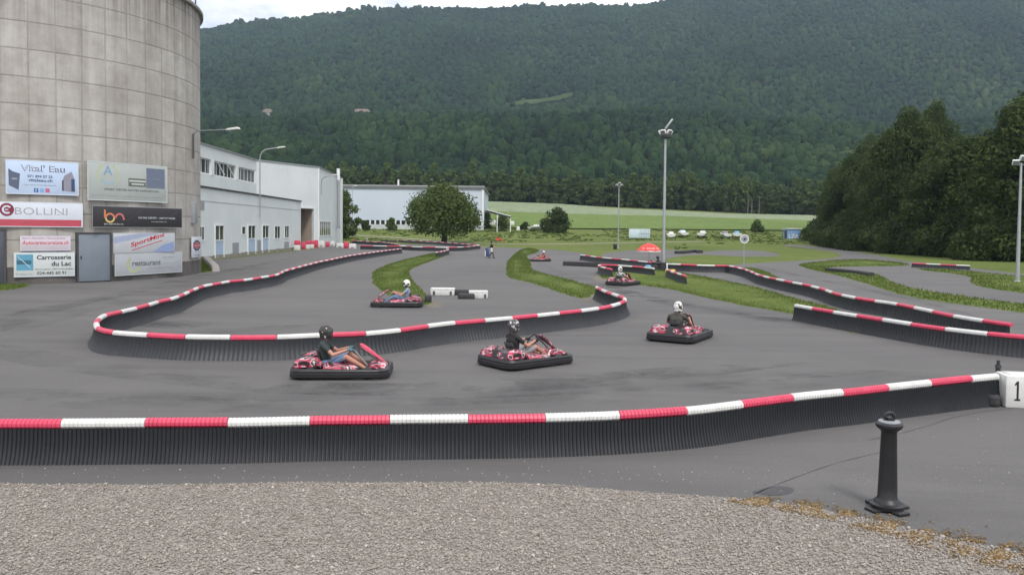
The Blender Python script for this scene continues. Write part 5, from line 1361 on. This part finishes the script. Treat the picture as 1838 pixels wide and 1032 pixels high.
# ------------------------------------------------------------------ karts
def make_kart(label):
    t = thing('go_kart', label, 'go kart', (0, 0, 0), 0, 'rental go karts on the track')
    # bumper ring
    def rr(L_, W_, r, n=6):
        out = []
        for cx, cy, a0 in ((L_ / 2 - r, W_ / 2 - r, 0), (-L_ / 2 + r, W_ / 2 - r, PI / 2), (-L_ / 2 + r, -W_ / 2 + r, PI), (L_ / 2 - r, -W_ / 2 + r, 1.5 * PI)):
            for i in range(n + 1): a = a0 + PI / 2 * i / n; out.append((cx + r * math.cos(a), cy + r * math.sin(a)))
        return out
    mb = MB(); prof = [(0.02, .035), (.0, .06), (.0, .135), (.014, .148), (.014, .165), (.004, .178), (.006, .19), (.035, .212), (.10, .212), (.12, .19), (.12, .05), (.10, .035)]
    L0, W0 = 2.08, 1.38; rings = []
    for ins, z in prof:
        q = rr(L0 - 2 * ins, W0 - 2 * ins, .24 - ins * .6)
        rings.append([(x + (.0), y * (1 - .10 * max(0, x / 1.04) ** 3), z + (.035 * max(0, -x) ** 2 if z > .2 else 0) + (.02 * math.cos(y * 3) if x > .9 and z > .2 else 0)) for x, y in q])
    vs = rings + [rings[0]]; mb.loft(vs, cap=False); mb.build('bumper', M['black'], t, 35)
    MB().box((0, 0, .075), (1.7, .75, .02)).build('floor_tray', M['dark'], t)
    mb = MB()
    for s in (-1, 1):
        mb.tube([(-.85, s * .3, .12), (-.2, s * .33, .10), (.35, s * .3, .10), (.85, s * .18, .12)], .018, 8); mb.tube([(-.55, s * .33, .1), (-.6, s * .52, .13), (-.2, s * .55, .13), (.3, s * .5, .13), (.35, s * .3, .1)], .015, 6)
    mb.tube([(-.6, -.5, .14), (-.6, .5, .14)], .022, 8); mb.tube([(.58, -.5, .14), (.58, .5, .14)], .018, 8); mb.build('chassis', M['dark'], t, 40)
    for x, r_, w_ in ((-.60, .135, .19), (.58, .125, .125)):
        for s in (-1, 1):
            wv = thing('wheel', '', '', (0, 0, 0)); bpy.data.objects.remove(wv)
            tm = MB(); rg = [[(q * math.cos(2 * PI * j / 20), (z - w_ / 2), q * math.sin(2 * PI * j / 20)) for q, z in tyre_mb(r_, w_, .065)] for j in range(21)]
            tm.loft(rg, cap=False); o = tm.build('wheel', M['rubber'], t, 40); o.location = (x, s * .50, r_ + .002)
            h2 = MB(); h2.loft([[(q * math.cos(2 * PI * j / 14), y, q * math.sin(2 * PI * j / 14)) for j in range(14)] for q, y in ((.03, -w_ * .3), (.067, -w_ * .25), (.067, w_ * .25), (.03, w_ * .3))]); h2.build('rim', M['metal'], o, 40)
    # seat shell
    mb = MB(); rings = []
    for x, z, hw, th in ((.06, .14, .17, .03), (-.12, .12, .19, .05), (-.34, .13, .20, .10), (-.46, .22, .20, .14), (-.53, .38, .19, .12), (-.58, .55, .15, .05)):
        rings.append([(x + .5 * th * a * a * (1 if x < -.3 else 0), hw * a, z + th * abs(a) ** 2.2 * (1 if x > -.4 else .1)) for a in (-1, -.8, -.5, 0, .5, .8, 1)])
    mb.loft(rings, cap=False, closed=False); o = mb.build('seat', M['black'], t, 60)
    md = o.modifiers.new('thickness', 'SOLIDIFY'); md.thickness = .015
    # side pods, engine covers and nose with graphics
    for s in (-1, 1):
        mb = MB(); rings = []
        for x, z0, z1, yi, yo in ((-.34, .20, .30, .30, .56), (-.28, .17, .335, .28, .57), (.0, .17, .30, .27, .57), (.26, .17, .275, .28, .56), (.36, .18, .22, .32, .53)):
            rings.append([(x, s * yi, z0), (x, s * yi, z1 - .02), (x, s * (yi + .04), z1), (x, s * (yo - .08), z1 - .03), (x, s * yo, z1 - .09), (x, s * yo, z0)])
        mb.loft(rings); mb.build('side_pod', M['graphic'], t, 40)
        mb = MB(); rings = []
        for x, z0, z1, yi, yo in ((-.98, .24, .30, .14, .52), (-.93, .23, .39, .10, .56), (-.72, .26, .455, .10, .58), (-.48, .27, .43, .24, .57), (-.38, .25, .33, .27, .54)):
            rings.append([(x, s * yi, z0), (x, s * yi, z1 - .04), (x, s * (yi + .06), z1), (x, s * (yo - .10), z1 - .01), (x, s * yo, z1 - .07), (x, s * yo, z0)])
        mb.loft(rings); mb.build('engine_cover', M['graphic'], t, 40)
    mb = MB(); mb.box((-.80, 0, .30), (.26, .24, .22)); mb.tube([(-.9, 0, .36), (-.9, 0, .44), (-.8, .05, .47)], .03, 8); mb.build('engine', M['dark'], t, bevel=.0)
    mb = MB(); rings = []
    for x, z0, z1, hw in ((.56, .20, .26, .20), (.64, .19, .31, .30), (.80, .19, .31, .36), (.92, .20, .28, .34), (.965, .22, .25, .30)):
        rings.append([(x, -hw, z0), (x, -hw * .95, z1 - .03), (x, -hw * .6, z1), (x, hw * .6, z1), (x, hw * .95, z1 - .03), (x, hw, z0)])
    mb.loft(rings); mb.build('nose', M['graphic'], t, 40)
    # slanted front panel
    mb = MB(); rings = []
    for x, z, hw, th in ((.36, .665, .06, .02), (.40, .668, .11, .05), (.49, .615, .125, .06), (.64, .50, .11, .045), (.80, .375, .07, .03), (.92, .27, .04, .015)):
        rings.append([(x, -hw, z - th), (x, -hw * .9, z), (x, 0, z + .015), (x, hw * .9, z), (x, hw, z - th), (x, 0, z - th)])
    mb.loft(rings); mb.build('front_panel', M['graphic'], t, 40)
    mb = MB()
    for s in (-1, 1): mb.tube([(.36, s * .10, .62), (.6, s * .11, .44), (.86, s * .10, .22)], .014, 6)
    mb.build('panel_stay', M['black'], t, 40)
    # steering wheel
    mb = MB(); Cw = Vector((.20, 0, .56)); nv = Vector((-.75, 0, .66)).normalized(); uv = Vector((.66, 0, .75)).normalized(); yv = Vector((0, 1, 0)); rg = []
    for i in range(29):
        a = 2 * PI * i / 28; d = math.cos(a) * yv + math.sin(a) * uv; c = Cw + d * .15; rg.append([c + .014 * (math.cos(b) * d + math.sin(b) * nv) for b in [2 * PI * k / 8 for k in range(8)]])
    mb.loft(rg, cap=False)
    for a in (-.3, PI + .3, -PI / 2): d = math.cos(a) * yv + math.sin(a) * uv; mb.bar(Cw, Cw + d * .145, .028, .008)
    mb.build('steering_wheel', M['black'], t, 40)
    MB().tube([Cw, Cw - nv * .12, (.55, 0, .16)], .014, 8).build('steering_column', M['metal'], t, 40)
    for s in (-1, 1):
        mb = MB(); mb.bar((.66, s * .14, .09), (.64, s * .14, .25), .02); mb.bar((.63, s * .10, .24), (.63, s * .18, .24), .02, .05); mb.build('pedal', M['metal'], t)
    MB().box((.30, .22, .17), (.16, .12, .14)).build('fuel_tank', M['cloth_grey'], t, bevel=.03)
    return t

# ------------------------------------------------------------------ people
def capsule(mb, p0, p1, r0, r1, sy=1.0, side=None):
    p0, p1 = Vector(p0), Vector(p1); d = (p1 - p0); l = max(d.length, 1e-4); d = d / l
    up = Vector(side) if side is not None else (Vector((0, 0, 1)) if abs(d.z) < .9 else Vector((1, 0, 0)))
    x = (up - d * up.dot(d)).normalized(); y = d.cross(x); rings = []
    prof = [(-r0 * math.cos(a), r0 * math.sin(a)) for a in (.15, .55, 1.05)] + [(0, r0), (l * .5, (r0 + r1) / 2), (l, r1)] + [(l + r1 * math.cos(a), r1 * math.sin(a)) for a in (1.05, .55, .15)]
    for s, r_ in prof: rings.append([p0 + d * s + r_ * (math.cos(a) * x + sy * math.sin(a) * y) for a in [2 * PI * j / 12 for j in range(12)]])
    mb.loft(rings)
def body(parts, mats, parent, voxel=.009, name='body'):
    """parts: (p0,p1,r0,r1,flat,side,tag). One continuous remeshed skin; the clothes are material regions of it"""
    mb = MB()
    for q in parts: capsule(mb, q[0], q[1], q[2], q[3], q[4], q[5])
    me = bpy.data.meshes.new('tmp'); me.from_pydata(mb.v, [], mb.f); me.update()
    o = bpy.data.objects.new('tmp', me); C.objects.link(o)
    m = o.modifiers.new('r', 'REMESH'); m.mode = 'VOXEL'; m.voxel_size = voxel
    m = o.modifiers.new('s', 'SMOOTH'); m.factor = .5; m.iterations = 3
    dg = bpy.context.evaluated_depsgraph_get(); dg.update()
    me2 = bpy.data.meshes.new_from_object(o.evaluated_get(dg)); bpy.data.objects.remove(o)
    me2.name = name; me2.materials.clear()
    keys = list(mats)
    ob = link_mesh(name, me2, [mats[k] for k in keys], parent); me2.shade_smooth()
    n = len(me2.polygons); c = np.empty(n * 3); me2.polygons.foreach_get('center', c); c = c.reshape(-1, 3)
    best = np.full(n, 1e9); idx = np.zeros(n, dtype=np.int32)
    for q in parts:
        a = np.array(q[0]); b = np.array(q[1]); ab = b - a; l = max((ab ** 2).sum(), 1e-9)
        t_ = np.clip(((c - a) @ ab) / l, 0, 1); d = np.linalg.norm(c - a - t_[:, None] * ab, axis=1) / (q[2] + (q[3] - q[2]) * t_)
        m_ = d < best; best[m_] = d[m_]; idx[m_] = keys.index(q[6])
    me2.polygons.foreach_set('material_index', idx)
    return ob
def helmet(parent, c, yaw, mat, pitch=0.0, visor=True, tilt=0):
    R = Matrix.Rotation(yaw, 3, 'Z') @ Matrix.Rotation(pitch, 3, 'Y'); c = Vector(c)
    mb = MB(); mb.ell((0, 0, .02), (.152, .125, .142), 18, 12); mb.ell((.062, 0, -.055), (.095, .092, .07), 14, 8); mb.lathe([(.105, -.125), (.118, -.09), (.122, -.02)], 18, (-.012, 0, 0))
    o = mb.build('helmet', mat, parent, 60); o.matrix_parent_inverse = Matrix.Identity(4); o.location = c; o.rotation_euler = R.to_euler()
    if visor:
        mb = MB(); rg = []
        for e in (-.28, -.12, .05, .22, .36): rg.append([(.158 * math.cos(e) * math.cos(a), .131 * math.cos(e) * math.sin(a), .02 + .148 * math.sin(e)) for a in [lerp(-1.15, 1.15, k / 12) for k in range(13)]])
        mb.loft(rg, cap=False, closed=False); mb.build('visor', M['glass'], o, 60)
    mb = MB(); mb.lathe([(.108, -.135), (.112, -.12), (.108, -.105)], 18, (-.01, 0, 0)); mb.build('helmet_trim', M['black'], o, 60)
    return o
def driver(kart, label, mats, helm, lean=0.0, voxel=.009, sc=1.0, yaw=0, short=True, sleeve='short', helm_pitch=0, wide=1.0, kneeup=0):
    t = thing('person', label, 'person', kart.location, kart.rotation_euler.z, 'kart drivers')
    pr = []; A = lambda p0, p1, r0, r1, tg, fl=1.0, sd=None: pr.append((tuple(p0), tuple(p1), r0, r1, fl, sd, tg))
    V = Vector; hip = V((-.36, 0, .26)); belly = V((-.38, lean * .2, .40)); chest = V((-.41, lean * .5, .58)); neck = V((-.41, lean * .7, .74)); head = V((-.375, lean * .9, .92))
    Y = (0, 1, 0)
    A(hip, belly, .125, .120, 'shirt', 1.0 / 1.0, Y); A(hip + V((0, -.06, -.02)), hip + V((0, .06, -.02)), .125, .125, 'legs')
    for s in (-1, 1): A(belly + V((0, s * .055 * wide, 0)), chest + V((0, s * .075 * wide, 0)), .105, .118, 'shirt'); A(chest + V((0, s * .06 * wide, .01)), neck + V((-.01, s * .05, -.045)), .112, .07, 'shirt')
    A(chest, neck + V((0, 0, -.03)), .11, .07, 'shirt'); A(neck + V((0, 0, -.04)), head + V((-.01, 0, -.05)), .058, .058, 'skin'); A(head + V((0, 0, -.03)), head + V((.01, 0, .04)), .085, .09, 'skin')
    Cw = V((.20, 0, .56)); nv = V((-.75, 0, .66)).normalized(); uv = V((.66, 0, .75)).normalized()
    for s in (-1, 1):
        out = V((0, s, 0)); rim = Cw + out * .15
        sh = V((neck.x, neck.y + s * .185 * wide, .665)); hand = rim + out * .022 + nv * .036 - uv * .01; wr = hand + V((-.065, s * .022, -.012)); el = V((-.17, s * .30 * wide, .475))
        A(V((neck.x, neck.y + s * .09, .69)), sh, .07, .062, 'shirt'); mid = sh.lerp(el, .55)
        A(sh, mid, .062, .052, 'shirt'); A(mid, el, .046, .040, 'skin' if sleeve == 'short' else 'shirt'); A(el, wr, .043, .028, 'skin' if sleeve != 'long' else 'shirt')
        A(wr, hand, .027, .033, 'hand', .75)
        for k, (du, rr_, ln) in enumerate(((.034, .0095, .95), (.012, .010, 1.05), (-.010, .010, 1.0), (-.031, .0085, .82))):
            b0 = hand + uv * du - nv * .004; p1 = rim + out * .033 * ln + uv * du - nv * .012; p2 = rim + out * .006 - nv * .034 * ln + uv * du; p3 = rim - out * .022 * ln - nv * .020 + uv * du
            A(b0, p1, rr_ * 1.1, rr_, 'hand'); A(p1, p2, rr_, rr_ * .95, 'hand'); A(p2, p3, rr_ * .95, rr_ * .8, 'hand')
        b0 = hand - uv * .016 - out * .012; p1 = rim + nv * .027 - out * .004 + uv * .014; p2 = rim + nv * .026 - out * .020 + uv * .036
        A(b0, p1, .0125, .011, 'hand'); A(p1, p2, .011, .009, 'hand')
        hp_ = hip + V((.02, s * .085, -.03)); kn = V((.10, s * .23, .42 + kneeup)); an = V((.50, s * .185, .17)); 
        mk = hp_.lerp(kn, .86)
        A(hp_, mk, .088, .070, 'legs'); A(mk, kn, .068 if not short else .060, .058, 'legs' if not short else 'shin'); A(kn, kn.lerp(an, .4), .056, .056, 'legs' if not short else 'shin'); A(kn.lerp(an, .4), an, .055, .038, 'legs' if not short else 'shin')
        A(an + V((-.03, 0, -.02)), V((.60, s * .165, .21)), .042, .042, 'shoe', .85); A(V((.58, s * .165, .20)), V((.615, s * .16, .28)), .042, .034, 'shoe', .8)
    body(pr, mats, t, voxel)
    helmet(t, head + V((0, 0, .0)), yaw, M[helm], helm_pitch)
    t.scale = (sc,) * 3
    return t
def mats_(shirt, legs, hand='glove', shoe='black', skin='skin', shin='skin'): return {'shirt': M[shirt], 'legs': M[legs], 'skin': M[skin], 'shin': M[shin], 'hand': M[hand], 'shoe': M[shoe]}
kd = [
 ((-3.62, 17.35), 3, 1.0, 'red and black go kart, leftmost of the three karts in front', 'person in black helmet, dark green shirt and denim shorts driving the leftmost front kart', mats_('tee_green', 'jeans'), 'helmet_dark', dict(voxel=.008)),
 ((.36, 19.0), 38, 1.0, 'red and black go kart turning away, middle of the three karts in front', 'person in patterned black and white helmet and black shirt driving the middle front kart', mats_('tee_black', 'cloth_grey', 'black', 'white'), 'helmet_pattern', dict(voxel=.008, wide=.88, yaw=-.2)),
 ((5.0, 23.7), 58, 1.05, 'red and black go kart seen from behind, rightmost of the three karts in front', 'broad person in white helmet and olive grey shirt driving the rightmost front kart', mats_('tee_olive', 'tee_black', 'skin'), 'helmet_white', dict(voxel=.009, wide=1.12, lean=-.05)),
 ((6.45, 46.6), 52, 1.0, 'dark go kart seen from behind between the mid verge and the V shaped barrier', 'person in white helmet and printed shirt driving the kart beside the V shaped barrier', mats_('print_black', 'tee_black', 'black'), 'helmet_white', dict(voxel=.012, wide=1.1)),
 ((2.75, 79), 197, .95, 'small distant red go kart coming round the bend beside the mid verge', 'person in a white helmet and red top driving the small distant kart on the bend', mats_('tee_red', 'tee_red', 'black'), 'helmet_white', dict(voxel=.014)),
 ((-4.62, 32.6), 183, 1.0, 'red and black go kart driving left past the tip of the left verge', 'person in white helmet, pale blue shirt and jeans driving left past the left verge', mats_('tee_blue', 'jeans', 'skin'), 'helmet_white', dict(voxel=.010, short=False, helm_pitch=.25)),
 ((12.0, 68.4), 160, .95, 'go kart mostly hidden behind the short barrier before the red parasol', 'person in a black helmet and dark shirt in the kart hidden behind the short barrier', mats_('tee_black', 'tee_black', 'black'), 'helmet_black', dict(voxel=.014)),
 ((-26.6, 150), 10, 1.0, 'tiny far go kart behind the folded barrier near the factory corner', 'person in a white helmet in the tiny far kart behind the folded barrier', mats_('cloth_grey', 'tee_black', 'black'), 'helmet_white', dict(voxel=.016)),
]
k0 = None
for (xy, deg, sc, lk, lp, mt, hm, kw) in kd:
    if k0 is None: k0 = make_kart(lk); k = k0
    else: k = tree_copy(k0)
    k['label'] = lk; k.location = (xy[0], xy[1], .006); k.rotation_euler.z = math.radians(deg); k.scale = (sc,) * 3
    d = driver(k, lp, mt, hm, sc=sc, **kw)
for ch in k0.children:
    if ch.name.startswith('front_panel'):
        ch.material_slots[0].link = 'OBJECT'; ch.material_slots[0].material = M['red']; ch['label'] = 'plain bright pink red front panel'
# the walking person
p = P(882, 463.5)
t = thing('person', 'person walking across the far track in a black top, white shorts and dark leggings', 'person', p, .15)
pr = []; A = lambda p0, p1, r0, r1, tg, fl=1.0, sd=None: pr.append((tuple(p0), tuple(p1), r0, r1, fl, sd, tg)); V = Vector
A((0, -.05, .92), (0, .05, .92), .12, .12, 'legs'); A((0, 0, .95), (.02, 0, 1.15), .115, .115, 'shirt')
for s in (-1, 1):
    A((.01, s * .05, 1.1), (.02, s * .08, 1.30), .105, .115, 'shirt'); A((.02, s * .05, 1.36), (.02, s * .17, 1.37), .07, .06, 'shirt')
    kn = V((.16 if s > 0 else -.02, s * .09, .50)); an = V((.20 if s > 0 else -.25, s * .09, .10)); hp_ = V((0, s * .09, .88))
    A(hp_, hp_.lerp(kn, .6), .092, .078, 'legs'); A(hp_.lerp(kn, .6), kn, .07, .058, 'shin'); A(kn, an, .056, .038, 'shin'); A(an + V((-.03, 0, -.05)), an + V((.16, 0, -.06)), .04, .032, 'shoe')
    el = V((-.10, s * .24, 1.10)) if s > 0 else V((.12, s * .24, 1.12)); hd = V((.12, s * .26, 1.0)) if s > 0 else V((.36, s * .2, 1.08))
    A((.02, s * .18, 1.36), el, .055, .042, 'shirt'); A(el, hd, .04, .028, 'skin'); A(hd, hd + V((.07, 0, -.02)), .03, .035, 'skin', .6)
    for k_ in range(4): b = hd + V((.08, (k_ - 1.5) * .02, -.02)); A(b, b + V((.05, 0, -.02 - .004 * k_)), .010, .009, 'skin'); A(b + V((.05, 0, -.02)), b + V((.055, 0, -.055)), .009, .008, 'skin')
    A(hd + V((.03, -s * .02, 0)), hd + V((.08, -s * .045, .0)), .012, .010, 'skin')
A((.02, 0, 1.40), (.03, 0, 1.50), .055, .052, 'skin'); A((.03, 0, 1.55), (.04, 0, 1.62), .085, .092, 'skin', .85); A((.125, 0, 1.575), (.145, 0, 1.555), .012, .014, 'skin')
for s in (-1, 1): A((.035, s * .082, 1.575), (.03, s * .09, 1.60), .016, .014, 'skin')
body(pr, mats_('tee_black', 'white', 'skin', 'black', shin='navy' if 'navy' in M else 'tee_black'), t, .012)
mb = MB(); mb.ell((.018, 0, 1.625), (.112, .098, .105), 14, 10); mb.ell((-.05, 0, 1.56), (.07, .075, .09), 12, 8); mb.build('hair', basic('dark_hair', (.015, .012, .010), .7, .2, 9), t, 60)
mb = MB(); mb.ell((.066, 0, 1.53), (.05, .02, .004), 8, 4)
t.scale = (1.08, 1.08, 1.08)
c = p + V((-.42, -.12, 0))
o = thing('bag', 'dark blue bag with pale side carried behind the walking person', 'bag', c)
MB().box((0, 0, .62), (.42, .22, .95), mat=Matrix.Rotation(-.16, 3, 'Y'), taper=.8).build('body', basic('navy_cloth', (.04, .06, .16), .8, .2, 6), o, bevel=.07)
mb = MB(); mb.tube([(-.02, 0, 1.05), (.08, 0, 1.2), (.20, .0, 1.16), (.30, .1, 1.1)], .03, 6); mb.build('strap', M['dark'], o, 40)
MB().box((-.23, -.02, .5), (.10, .2, .6), taper=.8).build('side_pocket', M['white'], o, bevel=.03)

# ------------------------------------------------------------------ light, sky, air
SUN_EL, SUN_AZ = math.radians(52), math.radians(160)      # behind the camera, to its left
d = Vector((math.sin(SUN_AZ) * math.cos(SUN_EL), math.cos(SUN_AZ) * math.cos(SUN_EL), math.sin(SUN_EL)))
sd = bpy.data.lights.new('sun', 'SUN'); sd.energy = 1.25; sd.angle = math.radians(14); sd.color = (1, .965, .92)
so = bpy.data.objects.new('sun', sd); C.objects.link(so); so.rotation_euler = d.to_track_quat('Z', 'Y').to_euler(); so.location = (0, 0, 50)
w = bpy.data.worlds.new('World'); SC.world = w; w.use_nodes = True; nt = w.node_tree
bg = nt.nodes['Background']; sky = N(nt, 'ShaderNodeTexSky', sky_type='NISHITA', sun_disc=False, sun_elevation=SUN_EL, sun_rotation=SUN_AZ, altitude=450, air_density=1.2, dust_density=2.5)
tc_ = N(nt, 'ShaderNodeTexCoord')
cl = noise_(nt, 2.2, 6, .6, mapping(nt, tc_.outputs['Generated'], (1, 1, 3.2), (0, 0, .4)), .5)
cc = ramp(nt, noise_(nt, 5.0, 5, .6, mapping(nt, tc_.outputs['Generated'], (1, 1, 3))), [(.36, (4.6, 5.1, 6.3)), (.47, (8.2, 8.2, 8.8)), (.62, (11.5, 11.3, 11.1))])
L(nt, mixc(nt, ramp(nt, cl, [(.30, .7), (.46, 1)]), sky.outputs[0], cc), bg.inputs[0]); bg.inputs[1].default_value = .082
hz = MB().box((0, 1400, 399), (5600, 3400, 802)).build('haze', None) if False else None
me = bpy.data.meshes.new('haze'); bx = MB().box((0, 1450, 449), (5400, 3300, 902)); me.from_pydata(bx.v, [], bx.f)
hm_ = bpy.data.materials.new('haze_air'); hm_.use_nodes = True; nt = hm_.node_tree; nt.nodes.remove(nt.nodes['Principled BSDF'])
pv = N(nt, 'ShaderNodeVolumePrincipled'); pv.inputs['Color'].default_value = (.62, .80, 1.0, 1); pv.inputs['Density'].default_value = .000115; pv.inputs['Anisotropy'].default_value = .2
L(nt, pv.outputs[0], nt.nodes['Material Output'].inputs['Volume'])
ho = bpy.data.objects.new('haze', me); C.objects.link(ho); me.materials.append(hm_); ho['kind'] = 'stuff'; ho['label'] = 'thin blue haze over the valley and hills'
SC.view_settings.view_transform = 'Standard'; SC.view_settings.look = 'None'; SC.view_settings.exposure = 0.92; SC.view_settings.gamma = 1
SC.cycles.volume_bounces = 0; SC.cycles.max_bounces = 6; SC.cycles.transparent_max_bounces = 32
